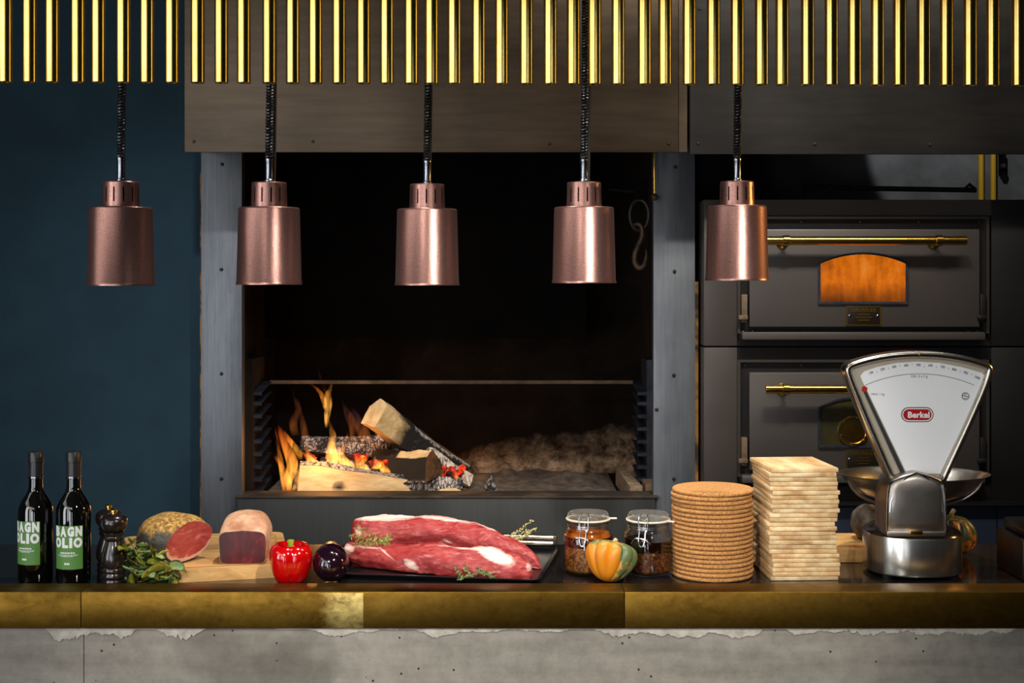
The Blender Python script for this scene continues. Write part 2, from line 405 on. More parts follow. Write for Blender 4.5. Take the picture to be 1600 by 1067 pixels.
# apron and sill, a little proud of the posts
YA = YP-.03
mk('apron', box((at(371, 0, YA).x, YA, .3), (at(1024, 0, YA).x, YP-.001, at(0, 779, YA).z), None, .001), m_apron, fp)
mk('sill', box((at(367, 0, YA).x, YA-.004, at(0, 778.5, YA).z), (at(1029, 0, YA).x, YP+.09, at(0, 775, YA).z), None, .0015), m_sill, fp)
YB = 5.62
ZF = .925
mk('hearth', box((XL1, YP+.0905, ZF-.06), (XR0, YB, ZF)), m_sootblack, fp)
def m_back_():
    n = N('ash_stained_back_wall'); n.set(Roughness=.95, Specular_IOR_Level=.05)
    a = n.noise(5, None, 7, .7, .4); b = n.noise(16, n.mapping((1, 1, 1.3)), 9, .7, .15)
    base = n.ramp(a, [(.3, rgb(17, 14, 12)), (.6, rgb(34, 28, 23)), (.8, rgb(54, 42, 32))])
    z = n.xyz()
    # pale ash and clinker dust clinging to the bottom right of the plate
    zz = n.math('ADD', z[2], n.math('MULTIPLY', a, .22)); zz = n.math('SUBTRACT', zz, n.math('MULTIPLY', n.math('MAXIMUM', z[0], -.2), .16))
    k = n.ramp(zz, [(.0, 1), (1, 0)])
    mr = n.add('ShaderNodeMapRange'); n.link(zz, mr.inputs[0]); mr.inputs[1].default_value = 1.13; mr.inputs[2].default_value = 1.02
    k = n.math('MULTIPLY', mr.outputs[0], n.ramp(b, [(.30, .35), (.6, 1)]))
    mr2 = n.add('ShaderNodeMapRange'); n.link(z[0], mr2.inputs[0]); mr2.inputs[1].default_value = -.25; mr2.inputs[2].default_value = .1
    k = n.math('MULTIPLY', k, mr2.outputs[0])
    n.base(n.mix(k, base, n.ramp(b, [(.35, rgb(70, 56, 44)), (.65, rgb(182, 154, 126))]))); n.bump(b, .4, .004); return n.m
bk = mk('back_wall', box((XL1-.05, YB, ZF-.06), (XR0+.05, YB+.02, 2.6)), m_back_(), fp)
mk('side_wall', box((XL1-.06, YP+.051, ZF-.06), (XL1-.045, YB, 2.6)), m_soot, fp)
mk('side_wall', box((XR0+.045, YP+.051, ZF-.06), (XR0+.06, YB, 2.6)), m_soot, fp)
mk('smoke_baffle', box((XL1-.05, 5.38, at(0, 528, 5.38).z), (at(916, 0, 5.38).x, 5.39, 2.5)), m_sootblack, fp)
mk('crossbar', box((at(421, 0, 5.25).x, 5.25, at(0, 600, 5.25).z), (at(990, 0, 5.25).x, 5.275, at(0, 594.5, 5.25).z), None, .002), m_ash_steel, fp)
# graduated rails that carry the grill grates, nine on each side
for side in (1, -1):
    for k in range(9):
        py = 583+19.6*k+ (4 if k == 0 else 0)
        z = at(0, py+18, 5.02).z
        x0 = at(989 if side > 0 else 423, 0, 5.14).x; xw = XR0+.045 if side > 0 else XL1-.045
        x1 = x0+.042*side
        L = .20
        za, zb = z+.012, z-.012
        A = [Vector((x0, 5.16, za)), Vector((x1, 5.16, za)), Vector((x1, 4.96, zb)), Vector((x0, 4.96, zb))]
        T = Vector((0, 0, -.005))
        bm = rings([A, [p+T for p in A]])
        # turned-down lip at the front end
        box((min(x0, x1), 4.952, zb-.012), (max(x0, x1), 4.960, zb), bm)
        rl = mk('grate_rail', bm, m_rail, fp)
    xa, xb = (at(1006, 0, 5.06).x, XR0+.044) if side > 0 else (XL1-.044, at(405, 0, 5.06).x)
    mk('rail_plate', box((xa, 4.95, ZF), (xb, 5.17, at(0, 560, 5.06).z)), m_rail if side > 0 else m_soot, fp)
# firebrick kerb at the right of the hearth
A = [at(962, 725, 5.30), at(976, 725, 5.30), at(1004, 768, 4.80), at(984, 768, 4.80)]
bm = rings([[Vector((p.x, p.y, .995)) for p in A], [Vector((p.x, p.y, ZF)) for p in A]])
mk('firebrick_kerb', bm, mat('firebrick', rgb(142, 120, 96), .9, 0, rgb(96, 80, 62), 20, bump=.4), fp)
mk('firebrick_step', box((at(1008, 0, 4.81).x+.001, 4.806, ZF), (XR0+.04, 4.94, 1.0)), mat('firebrick_step', rgb(138, 112, 88), .9, 0, rgb(104, 84, 64), 30, bump=.4), fp)

# chain hook and pull rod
hk = thing('meat_hook', 'rusty iron hook hanging from a ring inside the firebox', 'hook', (at(1000, 290, 4.82)))
Yk = 4.82
mk('bracket', pxbox(992, 281, 1012, 312, Yk-.02, Yk+.03, None, .003), m_sootblack, hk)
mk('arm_rod', tube([at(952, 296, Yk+.3), at(994, 300, Yk)], .004), m_rail, hk)
m_iron = mat('rusty_iron', rgb(110, 84, 62), .6, .5, rgb(66, 54, 46), 40, bump=.3)
mk('ring', tube([at(999+14.5*math.sin(t)*(1 if True else 1), 336-24*math.cos(t), Yk-.012) for t in [2*PI*i/28 for i in range(28)]], .0062, 8, None, True), mat('dark_iron', rgb(58, 54, 52), .5, .6), hk)
hp = [(1003, 362), (997, 352), (991, 358), (994, 372), (1000, 384), (996, 398), (994, 410), (999, 418), (1006, 416), (1009, 404), (1008, 388)]
hp = [(990, 352), (997, 350), (1003, 356), (1003, 370), (997, 384), (992, 398), (993, 412), (1000, 419), (1007, 413), (1010, 400), (1009, 388)]
hp = spline([(*at(x, y, Yk-.016),) for x, y in hp], 40)
mk('hook', tube(hp, [.0055+.0045*math.sin(PI*i/39)-(.0065*max(0, (i-33)/6)) for i in range(40)], 8), m_iron, hk)
pr_ = thing('pull_rod', 'thin brass pull rod ending in a dark ball beside the riveted post', 'rod', at(1022, 305, 4.66))
mk('shaft', tube([at(1021.5, 205, 4.66), at(1022.5, 302, 4.66)], .004), m_brass_shiny, pr_)
bm = bmesh.new(); bmesh.ops.create_uvsphere(bm, u_segments=16, v_segments=10, radius=.0125, matrix=Matrix.Translation(at(1022.8, 308, 4.66)))
mk('ball', bm, m_iron, pr_)

# ------------------------------------------------------------------ bread ovens
YO = 4.62
m_oven_glow = None
def m_glow_():
    n = N('glowing_oven_window'); n.set(Roughness=.15)
    a = n.noise(3, n.mapping((14, 1, 2.4)), 5, .6); b = n.noise(16, None, 5, .7); z = n.xyz('Generated')
    f = n.math('ADD', n.math('MULTIPLY', a, .45), n.math('MULTIPLY', b, .55))
    f = n.math('MULTIPLY', f, n.ramp(z[2], [(.0, .42), (.42, 1)]))
    col = n.ramp(f, [(.15, rgb(58, 24, 6)), (.38, rgb(168, 82, 14)), (.55, rgb(222, 112, 14)), (.75, rgb(236, 150, 60))])
    n.base(rgb(60, 30, 10)); n.link(col, n.p.inputs['Emission Color']); n.p.inputs['Emission Strength'].default_value = .85; return n.m
m_glow = m_glow_()
m_olive = mat('dark_oven_glass', rgb(38, 40, 28), .08, 0, rgb(64, 54, 28), 5, spec=.8)
m_plate = mat('nameplate_black', rgb(36, 30, 20), .4, .5)
m_gilt = mat('gilt_lettering', rgb(196, 148, 52), .35, 1)
def arch(x0, x1, yt, ys, yb, Y, n=14, inset=0):
    """arched outline in metres: springing at ys, crown at yt, base at yb (pixels on the plane Y)"""
    pts = [at(x0+inset, yb-inset, Y), at(x0+inset, ys, Y)]
    xc = (x0+x1)/2; hw = (x1-x0)/2-inset
    h = ys-yt-inset; R = (hw*hw+h*h)/(2*h); th = math.asin(min(1, hw/R))
    for i in range(1, n):
        t = -th+2*th*i/n
        pts.append(at(xc+R*math.sin(t), yt+inset+R-R*math.cos(t), Y))
    pts += [at(x1-inset, ys, Y), at(x1-inset, yb-inset, Y)]
    return [(p.x, p.z) for p in pts]
def oven(label, y0, glow):
    """y0: top pixel row of the door frame"""
    t = thing('deck_oven', label, 'oven', (1.2, 5.0, at(0, y0+210, YO).z))
    D = y0-338
    top = 312 if glow else 543
    bot = 540.5 if glow else 782
    mk('left_panel', pxbox(1100, top, 1152, bot, YO, YO+.8, None, .002), m_oven, t)
    mk('right_panel', pxbox(1549, top, 1760, bot, YO, YO+.8, None, .002), m_oven_dark, t)  # darker than the left panel: the dim right side is put into the colour
    mk('top_panel', pxbox(1152.4, top, 1548.6, y0-1, YO+.004, YO+.8), m_oven_dark if not glow else m_oven, t)
    mk('bottom_panel', pxbox(1152.4, y0+184, 1548.6, bot, YO+.01, YO+.8), m_oven_dark, t)
    fr = bmesh.new()
    for b in ((1152.5, y0, 1546, y0+4), (1152.5, y0+4.2, 1157, y0+183), (1541.5, y0+4.2, 1546, y0+183)): pxbox(*b, YO-.012, YO+.02, fr)
    mk('door_frame', fr, m_oven_edge, t)
    mk('frame_panel', pxbox(1157.3, y0+4.3, 1541.2, y0+183, YO+.004, YO+.05), m_oven_dark, t)
    for px in (1164, 1252, 1344, 1435, 1530): bolt('bolt', at(px, y0+9, YO+.003), .004, m_bolt, t)
    d = mk('door', pxbox(1171, y0+20, 1531, y0+173, YO-.030, YO+.003, None, .004), m_oven, t)
    YD = YO-.030
    # arched window
    o1 = arch(1278, 1418, y0+56, y0+74, y0+137, YD); i1 = arch(1278, 1418, y0+56, y0+74, y0+137, YD, 14, 3.5)
    bm = rings([[Vector((x, YD-.0002, z)) for x, z in o1], [Vector((x, YD-.008, z)) for x, z in o1], [Vector((x, YD-.008, z)) for x, z in i1], [Vector((x, YD-.0002, z)) for x, z in i1]], cap0=False, cap1=False)
    mk('window_frame', bm, m_rail, d)
    mk('window_pane', prism(i1, YD-.002, YD-.0004), m_glow if glow else m_olive, d)
    # nameplate
    mk('nameplate', pxbox(1322, y0+140, 1377, y0+171, YD-.003, YD-.0004, None, .0008), m_plate, d)
    p = at(1349.5, y0+146.5, YD-.0034)
    bm = facing(textmesh('HÄUSSLER', .0165, .0002), p, 1.12)
    for q in ((1340, y0+152.5, 1359, y0+153.6), (1337, y0+157, 1362, y0+158.2), (1341, y0+161.5, 1358, y0+162.7)): pxbox(*q, YD-.0036, YD-.0031, bm)
    for q in ((1322.6, y0+140.6, 1376.4, y0+141.6), (1322.6, y0+169.4, 1376.4, y0+170.4), (1322.6, y0+141.7, 1323.8, y0+169.3), (1375.2, y0+141.7, 1376.4, y0+169.3)): pxbox(*q, YD-.0038, YD-.0031, bm)
    mk('plate_lettering', bm, m_gilt, d)
    for px in (1327.5, 1371.5): bolt('plate_rivet', at(px, y0+155, YD-.0031), .0036, m_chrome, d, .002)
    # brass handle
    xs = (1196, 1510)
    yc = y0+38 if glow else y0+46
    Yh = YD-.062
    a, b = at(xs[0], yc, Yh), at(xs[1], yc, Yh)
    bm = tube([a, a+Vector((.001, 0, 0)), b-Vector((.001, 0, 0)), b], [.0125, .0148, .0148, .0125], 20)
    mk('handle', bm, m_brass_shiny, d)
    for px in (1228, 1467):
        c = at(px, yc, Yh)
        bm = tube([c-Vector((.012, 0, 0)), c-Vector((.010, 0, 0)), c+Vector((.010, 0, 0)), c+Vector((.012, 0, 0))], [.0165, .0185, .0185, .0165], 20)
        tube([c+Vector((0, .012, 0)), c+Vector((0, .040, -.002))], .008, 12, bm)
        e = c+Vector((0, .050, -.002))
        bmr = lathe([(.021, 0), (.021, .004), (.012, .012)], 20)
        bmesh.ops.rotate(bmr, verts=bmr.verts, cent=(0, 0, 0), matrix=Matrix.Rotation(PI/2, 3, 'X')); bmesh.ops.translate(bmr, verts=bmr.verts, vec=Vector((c.x, YD, c.z-.004)))
        merge(bm, bmr)
        mk('handle_mount', bm, m_brass_shiny, d)
    # hinge arms left and right of the door
    for px in (1163, 1536):
        bm = pxbox(px-4, y0+122, px+5, y0+166, YO-.028, YO, None, .002)
        p = at(px-2, y0+158, YO-.03); box(p-Vector((.016, .01, .008)), p+Vector((.016, .008, .008)), bm, .004)
        mk('hinge_arm', bm, m_ash_steel if px < 1300 else m_oven_dark, t)
    # drip ledge under the door
    mk('door_ledge', pxbox(1160, y0+181, 1540, y0+193, YO-.05, YO+.009, None, .003), m_oven, t)
    for px in (1161, 1176, 1512, 1527): bolt('bolt', at(px, y0+178.5, YO-.003), .005, m_chrome, t)
    return t, d, YD
ov1, d1, YD = oven('upper bread oven with a glowing orange arched window and a brass bar handle', 338, True)
ov2, d2, YD = oven('lower bread oven with a dark arched window, partly hidden by the scale', 562, False)
# round brass port in the dark window
c = at(1333, 673, YD-.0025)
bm = lathe([(.052, 0), (.052, .006), (.048, .011), (.043, .011), (.041, .006), (.0005, .007)], 36)
bmesh.ops.rotate(bm, verts=bm.verts, cent=(0, 0, 0), matrix=Matrix.Rotation(PI/2, 3, 'X')); bmesh.ops.translate(bm, verts=bm.verts, vec=c)
mk('brass_port', bm, m_brass_shiny, d2)
for k in range(6):
    a = k*PI/3+.3
    bolt('port_screw', c+Vector((.046*math.cos(a), -.010, .046*math.sin(a))), .0035, m_bolt, d2, .003)
# plinth below the ovens
o = thing('oven_plinth', 'dark navy base cabinet below the lower bread oven', 'cabinet', (1.2, 5.0, 0))
mk('plinth_top', pxbox(1098, 783, 1760, 790, YO-.01, YO+.8), m_oven_dark, o)
mk('plinth_front', box((at(1100, 0, YO).x, YO+.02, 0), (at(1560, 0, YO).x, YO+.8, at(0, 790.5, YO).z)), m_navy, o)
mk('plinth_front', box((at(1562, 0, YO).x, YO+.02, 0), (at(1760, 0, YO).x, YO+.8, at(0, 790.5, YO).z)), m_navy, o)
# gas pipes and fittings on the rear wall, seen above the ovens
m_yellow = mat('yellow_pipe_paint', rgb(196, 148, 22), .45)
for px, l in ((1533, 'yellow gas pipe on the rear wall, the one nearer the fireplace'), (1552, 'yellow gas pipe on the rear wall, the one nearer the dark clamp')):
    p = at(px, 300, 6.15)
    tag(mk('gas_pipe', tube([(p.x, 6.15, 1.9), (p.x, 6.15, 3.2)], .0125, 14), m_yellow, None, org=(p.x, 6.15, 1.9)), l, 'pipe', 'yellow gas pipes')
cb = thing('conduit', 'black pipe run with elbows lying above the ovens', 'pipe', at(1400, 298, 5.3))
mk('pipe', tube([at(1256, 308, 5.3), at(1258, 293, 5.3), at(1290, 291, 5.3), at(1330, 294, 5.3), at(1525, 297, 5.3)], .010, 10), m_black_rubber, cb)
for px in (1290, 1328, 1515): mk('clip', tube([at(px-8, 296, 5.28), at(px, 288, 5.28), at(px+9, 296, 5.28)], .007, 8), m_black_rubber, cb)
pc = thing('pipe_clamp', 'dark wall clamp beside the yellow gas pipes', 'clamp', at(1568, 255, 6.17))
mk('plate', box(at(1566, 272, 6.15)-Vector((0, 0, 0)), at(1572, 235, 6.15)+Vector((0, .049, 0))), m_sootblack, pc)
bolt('knob', at(1567, 260, 6.149), .015, m_black_rubber, pc, .02)

# ------------------------------------------------------------------ fire
m_bark = mat('charred_bark', rgb(26, 21, 18), .9, 0, rgb(58, 46, 36), 26, bump=.8, bdist=.006)
def m_char_():
    n = N('charred_log'); n.set(Roughness=.9)
    v = n.add('ShaderNodeTexVoronoi', feature='DISTANCE_TO_EDGE'); v.inputs['Scale'].default_value = 30
    vec = n.mapping((2.2, 1.2, .75), rot=(0, .25, 0)); nz = n.add('ShaderNodeTexNoise'); nz.inputs['Scale'].default_value = 24; n.link(vec, nz.inputs['Vector'])
    va = n.add('ShaderNodeVectorMath', operation='MULTIPLY_ADD'); n.link(nz.outputs['Color'], va.inputs[0]); va.inputs[1].default_value = (.05, .05, .05); n.link(vec, va.inputs[2])
    n.link(va.outputs[0], v.inputs['Vector']); a = n.noise(15, None, 5, .7); f = n.noise(120, None, 3, .7)
    ash = n.ramp(n.math('ADD', a, n.math('MULTIPLY', n.math('SUBTRACT', f, .5), .5)), [(.44, 0), (.66, 1)])
    col = n.mix(n.math('MULTIPLY', ash, .9), rgb(22, 20, 21), rgb(206, 190, 180))
    col = n.mix(n.ramp(v.outputs['Distance'], [(.0, 1), (.13, 0)]), col, rgb(9, 8, 8))
    n.base(col); n.bump(v.outputs['Distance'], .9, .008); return n.m
m_char = m_char_()
m_white_ash = mat('white_ash_crust', rgb(60, 54, 50), .95, 0, rgb(224, 206, 188), 30, lo=.40, hi=.56, stretch=(2.5, 1, .8), bump=.9, bdist=.006)
def m_wood_(name, c1, c2, burn, st=(2, 18, 18)):
    n = N(name); n.set(Roughness=.8)
    a = n.noise(3, n.mapping(st), 6, .6, .5); g = n.noise(7, None, 5, .7)
    col = n.ramp(a, [(.3, c1), (.7, c2)])
    k = n.math('ADD', n.attr('burn'), n.math('MULTIPLY', n.math('SUBTRACT', g, .5), .9))
    col = n.mix(n.ramp(k, [(.35, 0), (.5, .55), (.72, 1)]), col, rgb(22, 17, 14))
    fz = n.noise(90, None, 3, .7)
    ashk = n.ramp(n.math('ADD', n.attr('burn'), n.math('MULTIPLY', n.math('SUBTRACT', fz, .5), 1.1)), [(1.0, 0), (1.25, 1)]) if False else n.math('MULTIPLY', n.ramp(n.math('MULTIPLY', n.math('ADD', n.attr('burn'), n.math('MULTIPLY', n.math('SUBTRACT', fz, .5), 1.1)), .5), [(.55, 0), (.68, 1)]), .9)
    col = n.mix(ashk, col, rgb(186, 174, 164))
    n.base(col); n.bump(a, .35, .003); return n.m
m_split = m_wood_('split_log_wood', rgb(196, 154, 100), rgb(236, 204, 150), True)
m_cut = mat('log_end_grain', rgb(232, 204, 152), .8, 0, rgb(206, 166, 110), 30, bump=.2)
m_cut_burnt = mat('burnt_end_grain', rgb(120, 74, 30), .85, 0, rgb(40, 28, 18), 20, bump=.4)
def log(label, p0, p1, r0, r1, sect, roll, m, burn=None, endm=None, seed=0, N_=26):
    """split log from p0 to p1; sect is a polygon of (u, v) in radius units"""
    p0, p1 = Vector(p0), Vector(p1); ax = (p1-p0); L = ax.length; ax.normalize()
    side = ax.cross(Vector((0, 0, 1))).normalized(); up = side.cross(ax)
    c, s = math.cos(roll), math.sin(roll); su, uu = side*c+up*s, up*c-side*s
    pts = []                                    # resample the section
    n = len(sect)
    for i in range(n):
        a, b = Vector(sect[i]), Vector(sect[(i+1) % n])
        for k in range(5): pts.append(a.lerp(b, k/5))
    rs = []
    for i in range(N_+1):
        t = i/N_; r = r0+(r1-r0)*t; q = p0.lerp(p1, t)+up*.006*math.sin(t*4+seed); ring = []
        for p in pts:
            d = 1+.10*noise.noise(Vector((p.x*1.5+seed, p.y*1.5, t*5)))+.04*noise.noise(Vector((p.x*6, p.y*6+seed, t*22)))
            ring.append(q+su*p.x*r*d+uu*p.y*r*d)
        rs.append(ring)
    t_ = thing('firewood_log', label, 'log', tuple(p0.lerp(p1, .5)))
    bm = rings(rs, cap0=endm is None, cap1=True)
    o = mk('log_body', bm, m, t_, deg=28)
    if burn is not None:
        at_ = o.data.attributes.new('burn', 'FLOAT', 'POINT'); np_ = len(pts)
        for i in range(len(o.data.vertices)):
            k = i//np_/N_
            at_.data[i].value = burn(k, (i % np_)/np_)
    if endm is not None:
        cen = sum(rs[0], Vector())/len(rs[0]); b2 = rings([rs[0], [cen.lerp(p, .55)-ax*.002 for p in rs[0]]], cap0=False)
        mk('cut_end', b2, endm, t_)
    return t_
QUART = [(-.9, -.55), (.95, -.6), (1.0, -.1), (.55, .85), (-.05, 1.0), (-.65, .5)]
WEDGE = [(-.95, -.75), (.95, -.8), (.8, .1), (.15, .95), (-.45, .6)]
# pale split log lying in front
log('pale split log lying at the front of the fire, charred along its top', at(466, 750, 4.92), at(708, 768, 5.02), .074, .044,
    [(-.7, -.85), (.85, -.85), (.55, .72), (.2, .95), (-.3, .6)], 0.0, m_split, lambda t, s: (1.25 if .40 < s < .80 else (1.0 if s >= .8 else -.05+.5*max(0, t-.3)))+(.9*math.exp(-((t-.26)/.07)**2-((s-.29)/.05)**2)), m_cut, 1)
log('split log leaning on top of the fire with a pale cut end', at(582, 648, 4.98), at(716, 738, 5.26), .066, .056,
    [(-.75, -.6), (.62, -.85), (.95, .55), (.1, .95), (-.6, .5)], .1, m_split, lambda t, s: (-.12+2.9*t if t < .40 else 1.0)+(.5 if t > .45 and (s < .24) else 0)+(.35 if .38 < s < .44 else 0), m_cut, 2)
log('short charred log with a burnt brown end in the middle of the fire', at(676, 728, 4.95), at(590, 722, 5.10), .062, .052, WEDGE, .2, m_split, lambda t, s: .82-(.62 if t < .55 and .45 < s < .80 else 0)+(.4 if s < .1 else 0), m_cut_burnt, 3)
log('ash-white charred log behind the flames', at(470, 692, 5.12), at(620, 706, 5.20), .034, .058, WEDGE, .3, m_char, None, m_char, 4)
log('grey charred log under the burning stack, behind the pale front log', at(500, 730, 5.10), at(700, 752, 5.12), .045, .05, QUART, .1, m_char, None, m_char, 5)
log('low burnt log at the foot of the stack, ash along its edge', at(585, 752, 4.97), at(722, 760, 5.0), .03, .036, WEDGE, -.2, m_char, None, m_char, 6)
log('ash-white charred log tucked under the leaning log at the far end of the fire', at(664, 706, 5.10), at(734, 752, 5.14), .028, .034, WEDGE, .4, m_white_ash, None, m_white_ash, 8, 16)
# pale chip on the sill side
bm = rings([[at(668, 777, 4.93), at(724, 777, 4.93), at(724, 768, 4.93), at(712, 762.5, 4.93), at(690, 763.5, 4.93)],
            [at(672, 777, 4.97), at(722, 777, 4.97), at(720, 768, 4.97), at(708, 762.5, 4.97), at(690, 763.5, 4.97)]])
tag(mk('wood_chip', bm, m_cut, None, org=at(697, 777, 4.95)), 'small pale wood chip at the foot of the embers', 'wood')
# half burnt stub
rs = []
for i in range(9):
    t = i/8; r = .030*(1-t)**.8+.003
    c = at(768+2*math.sin(i), 781-44*t, 4.98)
    rs.append([c+Vector((math.cos(a)*r*(1+.35*noise.noise(Vector((a, t*6, 2)))), math.sin(a)*r, 0)) for a in [2*PI*k/14 for k in range(14)]])
tag(mk('burnt_stub', rings(rs), m_char, None, org=at(768, 781, 4.98)), 'small ash-covered burnt stub standing alone beside the fire', 'wood')
# embers
def m_ember_():
    n = N('glowing_embers'); n.set(Roughness=.9)
    a = n.noise(28, None, 4, .7); n.base(rgb(30, 16, 12))
    n.link(n.ramp(a, [(.42, rgb(10, 2, 1)), (.52, rgb(150, 22, 5)), (.62, rgb(240, 60, 8)), (.75, rgb(255, 170, 50))]), n.p.inputs['Emission Color'])
    n.p.inputs['Emission Strength'].default_value = 1.6; n.bump(a, .8, .008); return n.m
bm = bmesh.new()
for (px, py, Y, n_, sx, sy) in ((703, 742, 5.06, 22, 20, 12), (612, 727, 5.06, 12, 30, 7), (560, 720, 5.08, 10, 30, 7), (500, 716, 5.06, 4, 18, 6)):
    for k in range(n_):
        c = at(px+rnd.uniform(-sx, sx), py+rnd.uniform(-sy, sy), Y+rnd.uniform(-.03, .05)); b2 = bmesh.new()
        bmesh.ops.create_icosphere(b2, subdivisions=1, radius=rnd.uniform(.010, .022), matrix=Matrix.Translation(c) @ Matrix.Diagonal((1.3, 1, .8, 1)))
        for v in b2.verts: v.co += Vector((noise.noise(v.co*60), noise.noise(v.co*60+Vector((9, 0, 0))), noise.noise(v.co*60+Vector((0, 9, 0)))))*.006
        merge(bm, b2)
o = mk('embers', bm, m_ember_(), None, 'stuff', org=at(620, 760, 5.05)); tag(o, 'red glowing embers between the burning logs', 'embers')
# ash bed
bm = bmesh.new()
nx, ny = 60, 20
gv = [[bm.verts.new((-.925+1.32*i/nx, 4.80+.80*j/ny, ZF+.004+.03*max(0, noise.fractal(Vector((i*.16, j*.3, 4)), .8, 2, 4)+.25)*(1 if 0 < j < ny and 0 < i < nx else 0))) for j in range(ny+1)] for i in range(nx+1)]
for i in range(nx):
    for j in range(ny): bm.faces.new((gv[i][j], gv[i+1][j], gv[i+1][j+1], gv[i][j+1]))
o = mk('ash', bm, mat('grey_ash', rgb(96, 82, 70), .95, 0, rgb(52, 44, 38), 22, bump=.6), None, 'stuff', org=(-.2, 5.1, ZF)); tag(o, 'grey ash covering the hearth', 'ash')
# flames: closed tongues filled with glowing gas
def m_flame_(name, dens, stops):
    n = N(name); n.t.nodes.remove(n.p)
    z = n.xyz('Generated'); e = n.add('ShaderNodeEmission'); nz = n.noise(9, n.mapping((3.4, 3.4, .6)), 4, .6, 1.0)
    col = n.ramp(z[2], stops); n.link(col, e.inputs[0])
    k = n.math('MULTIPLY', n.ramp(nz, [(.38, .04), (.62, 1)]), dens)
    k = n.math('MULTIPLY', k, n.ramp(z[2], [(0, .3), (.10, 1), (.6, .8), (1, .15)]))
    n.link(k, e.inputs[1]); n.link(e.outputs[0], n.out.inputs['Volume']); return n.m
FST = [(0, (1, .26, .02, 1)), (.3, (1, .40, .05, 1)), (.7, (1, .22, .02, 1)), (1, (.8, .10, .01, 1))]
m_fl_a = m_flame_('flame_gas', 84, FST)
m_fl_c = m_flame_('hot_flame_gas', 110, [(0, (1, .42, .07, 1)), (.4, (1, .46, .08, 1)), (1, (1, .24, .02, 1))])
m_fl_b = m_flame_('faint_flame_gas', 9, [(0, (1, .25, .03, 1)), (.5, (.8, .20, .06, 1)), (1, (.3, .12, .2, 1))])
def tongue(pts, Y, m, name='flame'):
    """pts: (px, py, half-width px) from base to tip"""
    P = spline([(a, b, c) for a, b, c in pts], 26); rs = []
    for i, q in enumerate(P):
        r = max(.0006, .78*q[2]*Y/F); c = at(q[0], q[1], Y+.01*math.sin(i*.5))
        rs.append([c+Vector((math.cos(a)*r, math.sin(a)*r*.7, 0)) for a in [2*PI*k/14 for k in range(14)]])
    return mk(name, rings(rs), m, fl, deg=80)
fl = thing('fire_flames', 'orange flames rising from the burning logs', 'flames', at(480, 768, 5.0))
tongue([(447, 768, 5), (451, 748, 11), (457, 728, 12), (452, 708, 12), (444, 688, 9), (438, 672, 5), (435, 664, 1)], 4.88, m_fl_a)
tongue([(452, 770, 4), (450, 750, 8), (441, 730, 6), (432, 716, 4), (427, 708, 1)], 4.90, m_fl_a)
tongue([(444, 770, 3), (442, 745, 6), (436, 705, 5), (432, 680, 3), (430, 668, 1)], 4.93, m_fl_a)
tongue([(470, 718, 4), (466, 706, 8), (456, 692, 7), (446, 678, 4), (440, 668, 1)], 4.95, m_fl_a)
tongue([(510, 668, 3), (511, 650, 6), (513, 632, 8), (512, 616, 7), (517, 604, 3), (519, 594, 1)], 5.00, m_fl_c)
tongue([(508, 640, 3), (505, 622, 6), (498, 610, 5), (490, 603, 3), (484, 600, 1)], 5.02, m_fl_a)
tongue([(508, 616, 3), (504, 598, 4), (499, 584, 2), (496, 570, .6)], 5.03, m_fl_b)
tongue([(520, 735, 9), (519, 715, 13), (518, 697, 9), (520, 680, 7), (516, 664, 4), (514, 655, 1)], 4.99, m_fl_c)
tongue([(500, 735, 10), (490, 722, 12), (480, 712, 7), (470, 704, 2)], 4.98, m_fl_c)
tongue([(540, 738, 14), (545, 728, 15), (535, 716, 11), (530, 702, 5), (528, 692, 1)], 4.98, m_fl_c)
tongue([(570, 738, 14), (566, 729, 13), (560, 720, 8), (556, 712, 2)], 5.0, m_fl_c)
tongue([(604, 740, 10), (600, 732, 10), (596, 724, 5), (594, 718, 1)], 5.0, m_fl_a)
tongue([(548, 690, 6), (552, 668, 10), (545, 648, 9), (538, 634, 4), (534, 622, 1)], 5.08, m_fl_b)
tongue([(572, 690, 12), (566, 672, 14), (558, 652, 9), (550, 636, 3)], 5.10, m_fl_b)
tongue([(596, 686, 10), (592, 672, 12), (582, 662, 8), (570, 654, 2)], 5.10, m_fl_b)
tongue([(462, 680, 8), (458, 660, 9), (466, 638, 7), (460, 620, 4), (458, 604, 1)], 5.05, m_fl_b)
tongue([(478, 690, 8), (474, 666, 7), (468, 640, 4), (464, 610, 1)], 5.06, m_fl_b)
tongue([(718, 766, 6), (716, 754, 7), (712, 742, 4), (708, 730, 1)], 5.02, m_fl_a)
tongue([(492, 730, 5), (486, 716, 6), (478, 700, 4), (474, 688, 1)], 5.0, m_fl_a)
tongue([(532, 730, 5), (534, 706, 6), (540, 690, 4), (543, 676, 1)], 5.02, m_fl_a)
tongue([(560, 728, 7), (572, 716, 5), (576, 706, 1)], 5.03, m_fl_a)
tongue([(584, 734, 10), (590, 726, 8), (586, 716, 3), (588, 708, 1)], 4.99, m_fl_c)
tongue([(458, 768, 4), (464, 748, 5), (462, 730, 4), (466, 716, 1)], 4.86, m_fl_c)
light('fire_glow_a', 'POINT', at(505, 705, 4.86), None, 1.5, (1, .42, .10), .06)
light('fire_glow_b', 'POINT', at(560, 690, 5.16), None, .9, (1, .40, .10), .06)
light('fire_glow_c', 'POINT', at(720, 700, 5.36), None, .8, (1, .42, .12), .06)

